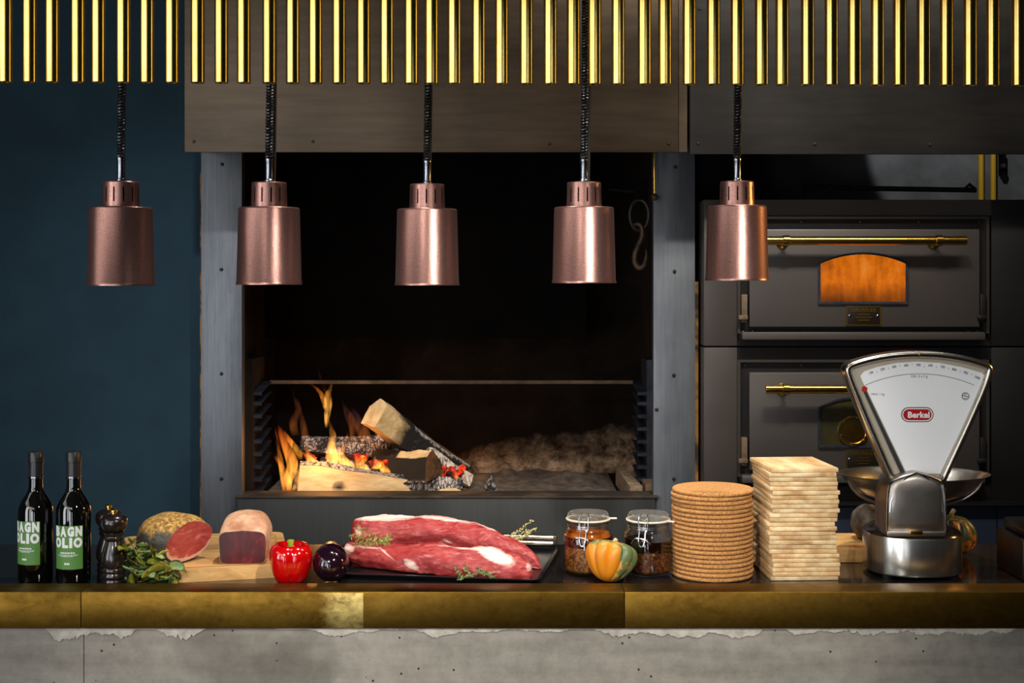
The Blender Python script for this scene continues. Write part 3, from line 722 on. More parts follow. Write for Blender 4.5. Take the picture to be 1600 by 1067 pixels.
# ------------------------------------------------------------------ brass tubes above the bar
rods = [8.6, 46.6, 82, 122, 154, 193, 230, 269, 309, 346, 381, 421, 457.6, 493, 530, 568, 604.6, 642.7, 674.5, 710, 748, 784, 822.5, 860,
        896, 929, 966, 1007, 1039, 1077, 1114.7, 1152, 1190, 1222, 1262, 1299, 1335, 1371, 1405.6, 1443, 1478.7, 1515.7, 1551, 1591]
cords = [188, 420, 668, 912, 1153]
ORD = ['first', 'second', 'third', 'fourth', 'fifth', 'sixth', 'seventh', 'eighth', 'ninth', 'tenth', 'eleventh', 'twelfth', 'thirteenth']
LAMP = ['first', 'second', 'third', 'fourth', 'fifth']
def rod_label(i):
    x = rods[i]
    near = [min(range(len(rods)), key=lambda j: abs(rods[j]-c)) for c in cords]
    if i in near: return f'polished brass tube hanging right at the {LAMP[near.index(i)]} copper lamp cord'
    k = max([j for j in range(5) if near[j] < i], default=-1)
    if k < 0: return f'polished brass tube by the blue wall, {ORD[near[0]-i-1]} outward from the first lamp cord'
    if k < 4: return f'polished brass tube, {ORD[i-near[k]-1]} after the {LAMP[k]} copper lamp cord toward the next lamp'
    return f'polished brass tube, {ORD[i-near[k]-1]} after the fifth copper lamp cord, over the oven'
tube_me = None
for i, px in enumerate(rods):
    Y = 2.93+.06*px/1600
    p = at(px, 128.5+5.5*px/1600, Y)
    if tube_me is None:
        r = .0147
        bm = lathe([(r-.0022, .85), (r-.0022, .0008), (r-.0016, 0), (r-.0006, 0), (r, .0008), (r, .85)], 40, cap0=False, cap1=False)
        o = mk('brass_tube', bm, m_tube); tube_me = o
    else:
        o = tube_me.copy(); C.objects.link(o)
    o.location = p; o.rotation_euler = (0, 0, rnd.uniform(0, 6.28))
    tag(o, rod_label(i), 'tube', 'brass tubes hanging above the bar')
tag(mk('tube_rail', box((-1.3, 2.86, 2.98), (1.3, 3.06, 3.30)), m_black_rubber), 'black ceiling rail that carries the brass tubes', 'rail')

# ------------------------------------------------------------------ heat lamps
lamp0 = thing('heat_lamp', 'copper heat lamp', 'lamp', (0, 0, 0), 'copper heat lamps over the pass')
H, R0, R1 = .179, .0752, .0702
prof = [(R0-.002, .001), (R0-.002, .004), (R1-.0025, H-.004), (.044, H-.003), (.042, H), (R1-.003, H), (R1-.0008, H-.0012), (R1, H-.004), (R0-.0008, .008), (R0+.0006, .006), (R0+.0004, .001)]
bm = lathe(prof, 72, cap0=False, cap1=False)
bm.verts.ensure_lookup_table()
for i in range(72): bm.faces.new((bm.verts[i], bm.verts[(i+1) % 72], bm.verts[10*72+(i+1) % 72], bm.verts[10*72+i]))
mk('shade', bm, m_copper, lamp0, deg=50)
# slotted cap: a thin wall with real openings
bm = bmesh.new(); S = 144; zs = [H, H+.012, H+.045, H+.056]; rr = [.0415, .0412, .0402, .0400]
for (dr) in (0, -.0015):
    vs = [[bm.verts.new(((r_+dr)*math.cos(2*PI*i/S), (r_+dr)*math.sin(2*PI*i/S), z)) for i in range(S)] for r_, z in zip(rr, zs)]
    for k in range(3):
        for i in range(S):
            if k == 1 and i % 12 in (0, 1): continue
            bm.faces.new((vs[k][i], vs[k][(i+1) % S], vs[k+1][(i+1) % S], vs[k+1][i]))
    if dr == 0: topv = vs[-1]
lathe([(.0400, H+.056), (.0385, H+.0585), (.012, H+.060)], S, bm, cap0=False)
mk('vent_cap', bm, m_copper, lamp0, deg=40)
mk('socket', lathe([(.020, H+.002), (.020, H+.05)], 20), m_black_rubber, lamp0)
mk('stem', lathe([(.0112, H+.060), (.0112, H+.064), (.0092, H+.066), (.0092, H+.106), (.0102, H+.108), (.0102, H+.113)], 20), m_tube_steel, lamp0)
def coil_mesh(r, wire, z0, z1, pitch, bend):
    n = int((z1-z0)/pitch*10); pts = []
    for i in range(n+1):
        t = i/n; z = z0+(z1-z0)*t; a = 2*PI*(z-z0)/pitch; b = bend*math.sin(t*3.1)
        pts.append(Vector((r*math.cos(a)+b, r*math.sin(a), z)))
    return tube(pts, wire, 6)
m_cordrub = mat('coiled_cord_rubber', rgb(26, 27, 30), .32)
mk('coil_cord', coil_mesh(.0072, .0030, H+.113, H+.80, .0072, .004), m_cordrub, lamp0)
mk('power_cable', tube([(.008+.004*math.sin(t*3.1)+.004, .013, H+.062+.75*t) for t in [i/16 for i in range(17)]], .0042, 8), m_black_rubber, lamp0)
bm = bmesh.new(); bmesh.ops.create_uvsphere(bm, u_segments=20, v_segments=12, radius=.045, matrix=Matrix.Translation((0, 0, .07)))
mk('bulb', bm, mat('red_heat_bulb', rgb(120, 26, 14), .15), lamp0)
LL = ['copper heat lamp hanging in front of the blue wall', 'copper heat lamp hanging before the riveted steel post beside the blue wall',
      'copper heat lamp hanging over the beef before the middle of the firebox', 'copper heat lamp hanging over the jars, nearest the iron hook',
      'copper heat lamp hanging in front of the upper bread oven']
for i, (px, py, wd) in enumerate(((189, 447, 104), (420.5, 445.5, 102.3), (667.5, 446.5, 101.2), (912.5, 443, 100.6), (1151.5, 439, 99))):
    Y = .1515*F/wd; p = at(px, py, Y)
    if i == 0: lamp0.location = p; lamp0['label'] = LL[0]; l_ = lamp0
    else: l_ = dup(lamp0, p, None, LL[i])
    l_.rotation_euler = (0, 0, (.9, .25, .5, .1, .35)[i])

# ------------------------------------------------------------------ bottles
Zs = Z_TOP+.0004
m_bottle = mat('dark_bottle_glass', rgb(8, 8, 7), .05, 0, spec=.7, coat=.6)
m_capsule = mat('black_capsule', rgb(30, 28, 30), .35, 0, rgb(40, 38, 38), 30)
m_green = mat('green_paper_label', rgb(84, 134, 60), .5)
m_white = mat('white_print', rgb(238, 238, 236), .55)
RB = .0413
def bend(bm, r, ang):
    """wrap a flat mesh (x right, y up) round a vertical cylinder, facing -Y at ang = 0"""
    for x in [k*.004 for k in range(-16, 17)]:
        bmesh.ops.bisect_plane(bm, geom=bm.verts[:]+bm.edges[:]+bm.faces[:], plane_co=(x, 0, 0), plane_no=(1, 0, 0))
    for v in bm.verts:
        a = v.co.x/r+ang; R = r+v.co.z
        v.co = Vector((R*math.sin(a), -R*math.cos(a), v.co.y))
    return bm
def bottle(px, label, ang, zl, dz):
    c = at(px, 912, 3.285); c.z = Zs
    t = thing('oil_bottle', label, 'bottle', (0, 0, 0), 'dark bottles on the bar')
    b = .0413
    mk('glass_body', lathe([(.034, 0), (.039, .002), (b, .007), (b, .168), (.0405, .178), (.0365, .190), (.029, .203), (.0215, .214), (.0180, .222), (.0165, .232), (.0162, .262), (.0162, .292), (.012, .2925)], 56), m_bottle, t)
    cp = mk('capsule', lathe([(.0172, .250), (.0172, .289), (.0186, .290), (.0186, .313), (.0176, .3145), (.0005, .3145)], 40), m_capsule, t)
    mk('capsule_band', lathe([(.0176, .2495), (.0178, .251), (.0178, .2535), (.0176, .255)], 40, cap0=False, cap1=False), m_tube_steel, cp)
    hw = .0375
    bm = bmesh.new(); n = 24; z0, z1 = zl-.052, zl+.052
    for R_, in ((b+.0003,),):
        lo_ = [bm.verts.new((R_*math.sin(ang+hw/b*(2*k/n-1)), -R_*math.cos(ang+hw/b*(2*k/n-1)), z0)) for k in range(n+1)]
        hi_ = [bm.verts.new((v.co.x, v.co.y, z1)) for v in lo_]
        for k in range(n): bm.faces.new((lo_[k], lo_[k+1], hi_[k+1], hi_[k]))
    lb = mk('paper_label', bm, m_green, t)
    def put(word, zz, hgt, cells):
        """tall condensed capitals, each letter fitted to its own cell"""
        tb = bmesh.new(); tot = sum(cells); x = -hw+.0006
        for ch, c_ in zip(word, cells):
            l_ = textmesh(ch, .034, .0024); xa = min(v.co.x for v in l_.verts); xb = max(v.co.x for v in l_.verts); ya = min(v.co.y for v in l_.verts); yb = max(v.co.y for v in l_.verts)
            cw = (2*hw-.0012)*c_/tot; k = (cw-.0026)/(xb-xa)
            for v in l_.verts:
                v.co.x = x+.0013+(v.co.x-xa)*k; v.co.y = zz+(v.co.y-ya)/(yb-ya)*hgt; v.co.z = .0006 if v.co.z > 0 else .0004
            merge(tb, l_); x += cw
        mk('label_lettering', bend(tb, b, ang), m_white, lb)
    put('BAGN', zl+.0265, .0245, (1, 1.05, 1, 1.05))
    put('OLIO', zl-.0005, .0245, (1.1, .85, .46, 1.1))
    def lines(rows, name):      # small print too fine to read: rows of word-length strokes
        q = bmesh.new(); r4 = random.Random(5)
        for zz, w_, h_ in rows:
            x = -w_/2
            while x < w_/2:
                L_ = min(r4.uniform(.0025, .006), w_/2-x); box((x, zl+zz-h_/2, .0004), (x+L_, zl+zz+h_/2, .0006), q); x += L_+.0012
        mk(name, bend(q, b, ang), m_white, lb)
    lines([(-.0125, hw*.95, .0030), (-.0172, hw*1.35, .0010), (-.0192, hw*1.2, .0010), (-.0212, hw*.8, .0010)], 'small_print')
    lines([(-.0385, .013, .0045)], 'small_mark')
    t.location = c; t.rotation_euler = (0, 0, 0)
    return t
bottle(56, 'dark bottle with a green label turned outward, the one nearer the bar end', -.34, .099, 0)
bottle(115, 'dark bottle with a green label, the one standing beside the pepper mills', -.06, .0885, 0)

# ------------------------------------------------------------------ pepper mills
m_ebony = mat('dark_lacquered_wood', rgb(34, 26, 26), .24, 0, rgb(26, 20, 20), 30, coat=.5)
mill = thing('pepper_mill', 'dark lacquered pepper mill in front, with a brass top nut', 'pepper mill', (0, 0, 0), 'pepper mills')
mp = [(.0265, 0), (.0275, .003), (.0275, .011), (.0255, .014), (.0255, .016), (.0275, .019), (.0278, .027), (.0255, .030), (.0255, .032), (.0272, .034), (.0272, .041),
      (.0245, .045), (.0285, .054), (.0298, .064), (.0285, .078), (.0245, .094), (.0205, .106), (.0185, .112), (.022, .116), (.0232, .120), (.0205, .124), (.0205, .126), (.0235, .129), (.0235, .134), (.019, .137)]
mk('mill_body', lathe(mp, 48), m_ebony, mill, deg=50)
hd = mk('mill_head', lathe([(.019, .1372), (.023, .1385), (.0285, .146), (.0315, .157), (.0305, .167), (.026, .175), (.018, .180), (.009, .182), (.0005, .182)], 48), m_ebony, mill, deg=50)
mk('brass_nut', lathe([(.0055, .182), (.0055, .185), (.0085, .1865), (.0085, .191), (.0055, .1935), (.0005, .194)], 20), m_brass_shiny, mill)
for ch in list(mill.children)+[g for c_ in mill.children for g in c_.children]:
    for v in ch.data.vertices: v.co.x *= 1.03; v.co.y *= 1.03; v.co.z *= .935
p = at(178, 914, 3.25); p.z = Zs; mill.location = p
q = at(170, 910, 3.316); q.z = Zs
dup(mill, q, .5, 'dark lacquered pepper mill standing half hidden behind another mill')

# ------------------------------------------------------------------ cutting board of glued planks
def m_plank_(name, c1, c2, st, rv=.3):
    n = N(name); n.set(Roughness=.5); r = n.random()
    a = n.noise(2.0, n.mapping(st), 6, .6, .6); b = n.noise(60, n.mapping(st), 3)
    col = n.ramp(a, [(.3, c1), (.7, c2)]); k = n.add('ShaderNodeMapRange'); n.link(r, k.inputs[0]); k.inputs[3].default_value = 1-rv; k.inputs[4].default_value = 1.08
    col = n.mix(1.0, col, k.outputs[0], 'MULTIPLY'); n.base(col); n.bump(a, .08, .001); return n.m
m_board = m_plank_('beech_plank', rgb(190, 138, 78), rgb(230, 186, 120), (1.2, 30, 22), .46)
ZB = Zs+.030
cut = thing('cutting_board', 'large pale wooden cutting board under the cured meats', 'cutting board', (-.80, 3.5, Zs))
def rounded(P, r, n=5):
    out = []
    for i, p in enumerate(P):
        a, b = Vector(P[i-1]), Vector(P[(i+1) % len(P)]); p = Vector(p); q0 = p+(a-p).normalized()*r; q1 = p+(b-p).normalized()*r
        for k in range(n+1):
            t = k/n; out.append(q0.lerp(p, t).lerp(p.lerp(q1, t), t))
    return out
BP = [(-.895, 3.243), (-.545, 3.330), (-.640, 3.775), (-1.062, 3.700)]
def board_prism(P, z0, z1): return rings([[Vector((p.x, p.y, z0)) for p in P], [Vector((p.x, p.y, z1)) for p in P]])
fdir = (Vector(BP[1])-Vector(BP[0])).normalized(); pn = Vector((-fdir.y, fdir.x, 0)); b0 = Vector((*BP[0], 0)); nP = 8; wP = .0595
for k in range(nP):
    bm = board_prism(rounded(BP, .035), Zs, ZB)
    for off, sg in ((k*wP+.0003, -1), ((k+1)*wP-.0003, 1)):
        if (k == 0 and sg < 0) or (k == nP-1 and sg > 0): continue
        bmesh.ops.bisect_plane(bm, geom=bm.verts[:]+bm.edges[:]+bm.faces[:], plane_co=b0+pn*off, plane_no=pn*sg, clear_outer=True)
        bmesh.ops.holes_fill(bm, edges=[e for e in bm.edges if e.is_boundary])
    mk('plank', bm, m_board, cut)
cb_ = sum((Vector(p) for p in BP), Vector((0, 0)))/4
ins = [cb_+(Vector(p)-cb_)*.90 for p in BP]
Pg = rounded([tuple(p) for p in ins], .03); n_ = len(Pg)
bm = rings([[Vector((*(cb_+(p-cb_)*f), z)) for p in Pg] for f, z in ((1, ZB+.0001), (1, ZB+.0005), (.965, ZB+.0005), (.965, ZB+.0001))], cap0=False, cap1=False)
mk('juice_groove', bm, mat('groove_wood', rgb(176, 128, 72), .6, 0, rgb(150, 104, 56), 30), cut)

# ------------------------------------------------------------------ cured ham with a cut face
def attr_(o, name, fn):
    a = o.data.attributes.new(name, 'FLOAT', 'POINT')
    for i, v in enumerate(o.data.vertices): a.data[i].value = fn(v.co+W[o])
def m_crust_():
    n = N('herb_crust'); n.set(Roughness=.85); a = n.noise(130, None, 3, .7); b = n.noise(30, None, 4); k = n.attr('top')
    k = n.ramp(n.math('ADD', k, n.math('MULTIPLY', n.math('SUBTRACT', b, .5), .8)), [(.42, 0), (.58, 1)])
    seeds = n.ramp(a, [(.3, rgb(72, 50, 22)), (.5, rgb(166, 124, 58)), (.68, rgb(220, 180, 104))])
    skin = n.ramp(n.noise(34, n.mapping((1, 1, 3)), 5, .7), [(.3, rgb(44, 42, 38)), (.6, rgb(86, 82, 74)), (.8, rgb(122, 112, 92))])
    n.base(n.mix(k, skin, seeds)); n.bump(a, .8, .004); return n.m
m_crust = m_crust_()
def m_cutmeat_(name, c1, c2, fat, sc=16, st=(1, 1, 1), rough=.35):
    n = N(name); n.set(Roughness=rough, Specular_IOR_Level=.3)
    a = n.noise(sc, n.mapping(st), 6, .65, .8); r = n.attr('rim')
    col = n.ramp(a, [(.3, c1), (.58, c2), (.70, fat)])
    k = n.ramp(n.math('ADD', r, n.math('MULTIPLY', n.math('SUBTRACT', a, .5), .25)), [(.86, 0), (.93, 1)])
    n.base(n.mix(k, col, fat)); n.bump(a, .25, .002); return n.m
HC = at(274, 845, 3.372); HC.z = ZB+.0005+.0575
ham = thing('cured_ham', 'herb-crusted cured ham with a pink cut face on the cutting board', 'ham', (HC.x, HC.y, ZB))
bm = bmesh.new(); bmesh.ops.create_uvsphere(bm, u_segments=64, v_segments=40, radius=1)
for v in bm.verts:
    p = v.co.copy()
    s = lambda q, e: math.copysign(abs(q)**e, q)
    d = 1+.05*noise.noise(p*2.2)+.012*noise.noise(p*9)
    z = p.z*.068 if p.z > 0 else p.z*.062
    taper = 1-.12*p.x
    v.co = Vector((p.x*.094*d, p.y*.086*d*taper, s(p.z, .9)*(.0635 if p.z > 0 else .0585)*d*taper))+Vector((HC.x, HC.y, HC.z))
    v.co.z = max(v.co.z, ZB+.0006)
nrm = Vector((.80, -.52, -.24)).normalized(); pc_ = Vector((HC.x, HC.y, HC.z))+nrm*.046
ret = bmesh.ops.bisect_plane(bm, geom=bm.verts[:]+bm.edges[:]+bm.faces[:], plane_co=pc_, plane_no=nrm, clear_outer=True)
loop = [e for e in ret['geom_cut'] if isinstance(e, bmesh.types.BMVert)]
cl = [v.co.copy() for v in loop]; cen = sum(cl, Vector())/len(cl)
ua = nrm.cross(Vector((0, 0, 1))).normalized(); ub = nrm.cross(ua)
cl.sort(key=lambda p: math.atan2((p-cen).dot(ub), (p-cen).dot(ua)))
o = mk('crust', bm, m_crust, ham, deg=60)
attr_(o, 'top', lambda p: .5+(p.z-HC.z-.004)*9+(-(p.y-HC.y))*-2.2)
def face_rings(cl, cen, nrm, fr=(1, .95, .88, .75, .5, .25)):
    return rings([[cen.lerp(p, f)+nrm*(.0012*(1-f)) for p in cl] for f in fr], cap0=False)
o = mk('cut_face', face_rings(cl, cen, nrm), m_cutmeat_('ham_cut_face', rgb(150, 52, 50), rgb(196, 92, 86), rgb(226, 178, 160), 20, (1, 1, 2.2)), ham, deg=60)
def rimf(p):
    q = min((p-c).length for c in cl); return 1-q/.05+ (-(p.z-cen.z)*2.2 if p.z < cen.z else -.12)
attr_(o, 'rim', rimf)

# ------------------------------------------------------------------ block of dried beef
m_fat = mat('aged_fat_rind', rgb(214, 172, 138), .6, 0, rgb(166, 108, 76), 22, lo=.38, hi=.66, bump=.35, bdist=.003)
XB = at(378, 0, 3.34).x
blk = thing('dried_beef_block', 'block of dark dried beef with a tan fat rind on the cutting board', 'meat', (XB, 3.40, ZB))
rs = []
prof_h = [(0, .083, .0585), (.012, .094, .060), (.035, .112, .061), (.065, .121, .0605), (.092, .119, .059), (.112, .106, .055), (.122, .088, .048)]
ZM = ZB+.0006
def blk_ring(dy, h, hw):
    pts = []
    for k in range(48):
        a = 2*PI*k/48; c, s = math.cos(a), math.sin(a)
        e = .30 if s < 0 else (.30 if dy < .005 else (.42 if dy < .03 else .62))
        x = math.copysign(abs(c)**(.30 if dy < .005 else .42), c)*hw; z = (math.copysign(abs(s)**e, s)+1)/2*h
        if s > 0: z -= .010*(abs(x)/hw)**2*(1 if dy > .02 else .3)
        p = Vector((XB+x*(.97 if s < 0 else 1), 3.335+dy, ZM+max(0, z)))
        p += Vector((noise.noise(p*26), 0, .6*noise.noise(p*26+Vector((5, 0, 0))) if z > .004 else 0))*.004
        pts.append(p)
    return pts
for dy, h, hw in prof_h: rs.append(blk_ring(dy, h, hw))
o = mk('fat_rind', rings(rs), m_fat, blk, deg=50)
fr = [p+Vector((0, -.0012, 0)) for p in rs[0]]; cen = sum(fr, Vector())/len(fr)
fr2 = [cen+Vector(((p.x-cen.x)*.985, 0, (p.z-cen.z)*.97)) for p in fr]
o = mk('cut_face', face_rings(fr2, cen, Vector((0, -1, 0)), (1, .96, .9, .75, .5, .25)), m_cutmeat_('dried_beef_face', rgb(46, 7, 10), rgb(84, 16, 19), rgb(130, 46, 42), 12, (2.2, 1, .8), .32), blk, deg=60)
attr_(o, 'rim', lambda p: .2)
blk.rotation_euler = (0, 0, .03)

# ------------------------------------------------------------------ bunch of sage leaves
m_leafs = [mat('leaf_grey_green', rgb(176, 196, 138), .55, 0, rgb(132, 160, 96), 60, bump=.4), mat('leaf_olive', rgb(176, 172, 56), .5, 0, rgb(124, 132, 44), 60, bump=.4),
           mat('leaf_dark', rgb(104, 132, 78), .55, 0, rgb(76, 102, 60), 60, bump=.4), mat('leaf_yellow', rgb(216, 198, 70), .5, 0, rgb(170, 166, 58), 60, bump=.4)]
herb = thing('herb_bunch', 'bunch of fresh sage leaves between the pepper mills and the cutting board', 'herbs', (0, 0, 0))
leafm = []
for k, m in enumerate(m_leafs):
    rs = []; L = .034+.006*k; Wd = .0095+.0015*(k % 2)
    for i in range(9):
        t = i/8; wd = 1.2*Wd*math.sin(PI*min(1, (t*.94+.03)))**.7+.0004; z = .010*math.sin(t*2.4)*(1 if k % 2 else -.6)
        rs.append([Vector((L*t, -wd, z+.003)), Vector((L*t, -wd*.5, z+.0006)), Vector((L*t, 0, z-.0008)), Vector((L*t, wd*.5, z+.0006)), Vector((L*t, wd, z+.003))])
    bm = rings(rs, close=False, cap0=False, cap1=False)
    bmesh.ops.solidify(bm, geom=bm.faces[:], thickness=.0005)
    leafm.append(mk('leaf', bm, m, herb, deg=80))
hc = at(236, 880, 3.235); hc.z = Zs
spots = []
r2 = random.Random(11)
for k in range(92):
    px = r2.uniform(197, 270); lim = 846+max(0, (px-215))*.55
    py = r2.uniform(lim, 908)
    spots.append((px, py))
stems = bmesh.new()
for k, (px, py) in enumerate(spots):
    Y = 3.222+r2.uniform(0, .10)*(1-(py-846)/80)+.012
    if px > 262: Y = 3.215+r2.uniform(0, .02)
    P = at(px, py, Y); P.z = max(P.z, Zs+.006)
    src = leafm[(0, 1, 2, 3, 0, 2, 1, 0)[k % 8]]
    if k < 4: o = leafm[k]
    else: o = src.copy(); C.objects.link(o)
    o.parent = herb; o.location = P-hc
    o.rotation_euler = (r2.uniform(-1.1, 1.1)+.5, r2.uniform(-.7, .7), r2.uniform(0, 6.28)); s = r2.uniform(.65, 1.15); o.scale = (s, s, s)
    if k % 3 == 0: tube([hc+Vector((r2.uniform(-.02, .02), .03, .012)), (hc+P)/2+Vector((0, .01, .01)), P], .0013, 5, stems)
for v in stems.verts: v.co -= hc; v.co.z = max(v.co.z, .001)
mk('stem', stems, m_leafs[1], herb)
herb.location = hc

# ------------------------------------------------------------------ red pepper and aubergine
m_red = mat('red_pepper_skin', rgb(186, 3, 6), .14, 0, rgb(170, 2, 4), 4, spec=.6, coat=.6)
pc0 = at(453.5, 912, 3.268); pc0.z = Zs
pep = thing('red_bell_pepper', 'glossy red bell pepper standing beside the aubergine', 'pepper', (0, 0, 0))
pp = [(.010, .002), (.020, .0005), (.030, .003), (.037, .012), (.042, .026), (.0465, .045), (.049, .062), (.0492, .076), (.046, .088), (.040, .0955), (.031, .0985), (.022, .0965), (.014, .090), (.007, .086), (.0005, .085)]
def lob(th, r, z):
    k = abs(math.sin(2*(th+.25)))**.6
    top = max(0, (z-.07)/.03); botm = max(0, (.03-z)/.03)
    return r*(1-(.13+.10*botm+.12*top)*(1-k)+.02*math.sin(th+1))
mk('flesh', lathe(pp, 96, None, (0, 0, 0), lob), m_red, pep, deg=80)
m_stem = mat('pepper_stem_green', rgb(150, 170, 50), .5, 0, rgb(120, 150, 40), 40)
bm = lathe([(.0125, .0865), (.012, .089), (.006, .0915), (.005, .098), (.0068, .106), (.0066, .108), (.0005, .1085)], 20, None, (0, 0, 0), lambda th, r, z: r*(1+.18*math.cos(5*th)))
mk('stem', bm, m_stem, pep)
pep.scale = (1.12, 1.12, .96); pep.location = pc0; pep.rotation_euler = (.04, 0, .5)
m_aub = mat('aubergine_skin', rgb(32, 10, 24), .10, 0, rgb(24, 6, 18), 5, spec=.6, coat=.5)
aub = thing('aubergine', 'small glossy dark purple aubergine lying between the pepper and the tray', 'aubergine', (0, 0, 0))
ap = [(.0005, -.044), (.010, -.043), (.022, -.0385), (.033, -.029), (.041, -.014), (.0445, .004), (.0435, .024), (.039, .046), (.034, .068), (.0305, .088), (.028, .104), (.022, .116), (.012, .1215), (.004, .123)]
mk('skin', lathe(ap, 48, None, (0, 0, 0)), m_aub, aub, deg=80)
bm = lathe([(.0235, .1145), (.0215, .119), (.012, .1235), (.0065, .126), (.0055, .140), (.007, .146), (.0005, .147)], 30, None, (0, 0, 0), lambda th, r, z: r*(1+(.16*math.cos(5*th) if r > .012 else 0)))
mk('calyx', bm, mat('dried_calyx', rgb(126, 92, 44), .7, 0, rgb(84, 66, 40), 40), aub)
a0 = at(517, 890, 3.275); a0.z = Zs+.0447
aub.location = a0; aub.rotation_euler = (-PI/2+.07, 0, .13)

# ------------------------------------------------------------------ black tray with two beef fillets
tray = thing('black_tray', 'black metal roasting tray holding two raw beef fillets', 'tray', (0, 0, 0))
m_tray = mat('black_tray_enamel', rgb(17, 18, 21), .22, .1, rgb(22, 23, 26), 20, spec=.6)
TW, TD = .515, .44
def rrect(hx, hy, z, r=.018, n=5):
    pts = []
    for cx, cy, a0 in ((hx-r, hy-r, 0), (-hx+r, hy-r, PI/2), (-hx+r, -hy+r, PI), (hx-r, -hy+r, 3*PI/2)):
        for k in range(n+1):
            a = a0+PI/2*k/n; pts.append(Vector((cx+r*math.cos(a), cy+r*math.sin(a), z)))
    return pts
hx, hy = TW/2, TD/2
bm = rings([rrect(hx-.014, hy-.014, 0), rrect(hx-.006, hy-.006, .010), rrect(hx, hy, .0125), rrect(hx, hy, .0150), rrect(hx-.008, hy-.008, .0146), rrect(hx-.016, hy-.016, .0045), rrect(hx-.03, hy-.03, .0035)])
mk('pan', bm, m_tray, tray)
bm = box((-.02, hy-.012, .0152), (hx-.012, hy+.004, .040), None, .002)
mk('back_rail', bm, mat('back_rail_steel', rgb(112, 100, 88), .35, .9), tray)
for z in (.012, .026):
    bm = tube([(-.02, hy-.030+z*.5, z+.010), (hx-.02, hy-.030+z*.5, z+.010)], .0055, 12)
    mk('steel_bar', bm, mat('bar_steel', rgb(214, 202, 186), .18, 1), tray)
TA = -.155
fr_ = Vector((.066, 3.230, 0))          # front right corner
cx = fr_.x-(hx*math.cos(TA)-(-hy)*math.sin(TA)); cy = fr_.y-(hx*math.sin(TA)+(-hy)*math.cos(TA))
tray.location = (cx, cy, Zs); tray.rotation_euler = (0, 0, TA)
ZT = Zs+.0052
def m_beef_():
    n = N('raw_beef'); n.set(Roughness=.45, Specular_IOR_Level=.4); n.set(Coat_Weight=.10); n.p.inputs['Coat Roughness'].default_value = .3
    a = n.noise(10, n.mapping((1.0, 3, 4.5), rot=(0, .4, 0)), 8, .75, 1.6); b = n.noise(60, n.mapping((.35, 1, 1.8), rot=(0, -.45, 0)), 6, .75, .4)
    col = n.ramp(a, [(.25, rgb(92, 17, 20)), (.42, rgb(146, 36, 38)), (.56, rgb(172, 64, 62)), (.70, rgb(212, 138, 128))])
    col = n.mix(n.math('MULTIPLY', n.ramp(b, [(.58, 0), (.72, 1)]), .6), col, rgb(228, 170, 160))
    k = n.ramp(n.math('ADD', n.attr('fat'), n.math('MULTIPLY', n.math('SUBTRACT', n.math('ADD', n.math('MULTIPLY', b, .6), n.math('MULTIPLY', a, .4)), .5), 1.5)), [(.34, 0), (.50, .45), (.80, .95)])
    n.base(n.mix(k, col, n.ramp(a, [(.3, rgb(232, 196, 180)), (.7, rgb(250, 230, 218))]))); n.bump(b, .55, .004); return n.m
m_beef = m_beef_()
def fillet(label, st, fats, seed, name='beef_fillet'):
    """st: (px, py, r px, Y); fats: (px, py, rx, ry, strength) patches of fat on the camera side"""
    n, k = 90, 44
    P = spline([Vector((a, b, c, d)) for a, b, c, d in st], n); rs = []
    for i, q in enumerate(P):
        c = at(q[0], q[1], q[3]); r = q[2]*q[3]/F; t = i/(n-1); ring = []
        endf = min(1, min(i, n-1-i)/5); r *= (1-(1-endf)**2)*.98+.02
        for j in range(k):
            a = 2*PI*j/k; v = Vector((0, math.cos(a)*r*1.08, math.sin(a)*r))
            d = .008*noise.fractal(Vector((q[0]*.018+seed, math.cos(a)*1.2, math.sin(a)*1.2)), .9, 2.1, 4)+.0035*noise.noise(Vector((q[0]*.09, a*2, seed)))
            v *= 1+min(.3, max(-.3, d/max(r, .01)))*.9
            p = c+v
            p.z = max(p.z, ZT+.0006*(1+math.sin(j)))
            ring.append(p)
        rs.append(ring)
    o = mk(name, rings(rs), m_beef, None, deg=80, org=(at(st[3][0], 0, st[3][3]).x, st[3][3], ZT))
    at_ = o.data.attributes.new('fat', 'FLOAT', 'POINT'); off = W[o]
    for i, v in enumerate(o.data.vertices):
        p = v.co+off; px = 800+p.x/p.y*F; py = 440+(ZC-p.z)/p.y*F; f = 0
        for (fx, fy, rx, ry, s, sl) in fats:
            dx = px-fx; dy = py-fy-sl*dx; f = max(f, s*(1-((dx/rx)**2+(dy/ry)**2)*.6))
        at_.data[i].value = f
    return tag(o, label, 'meat', 'raw beef fillets on the tray')
fillet('raw beef fillet at the back of the tray with white fat along its top', [(548, 832, 19, 3.615), (575, 832, 26, 3.61), (625, 833, 28, 3.60), (680, 836, 29, 3.575), (730, 843, 29, 3.54), (775, 856, 27, 3.50), (820, 874, 21, 3.455), (846, 890, 11, 3.415)],
       [(600, 806, 62, 8, 1, -.02), (690, 810, 60, 4, .75, .12), (770, 826, 40, 3, .65, .36), (700, 846, 18, 2.5, .6, .4), (560, 828, 8, 14, .55, 0)], 3.1)
fillet('raw beef fillet at the front of the tray with a white sinew patch', [(536, 862, 10, 3.455), (556, 866, 16, 3.445), (600, 873, 21, 3.42), (650, 877, 26, 3.385), (700, 881, 29, 3.355), (750, 884, 29, 3.335), (795, 888, 26, 3.315), (822, 893, 17, 3.308), (832, 897, 8, 3.305)],
       [(775, 868, 30, 12, 1.1, .34), (735, 856, 45, 4, .7, .08), (642, 882, 14, 8, .75, .5), (605, 866, 18, 2.5, .7, .9), (543, 858, 12, 9, .75, 0), (575, 855, 30, 2.5, .6, .1), (700, 853, 30, 3, .5, 0), (828, 886, 8, 10, .6, 0)], 8.4)

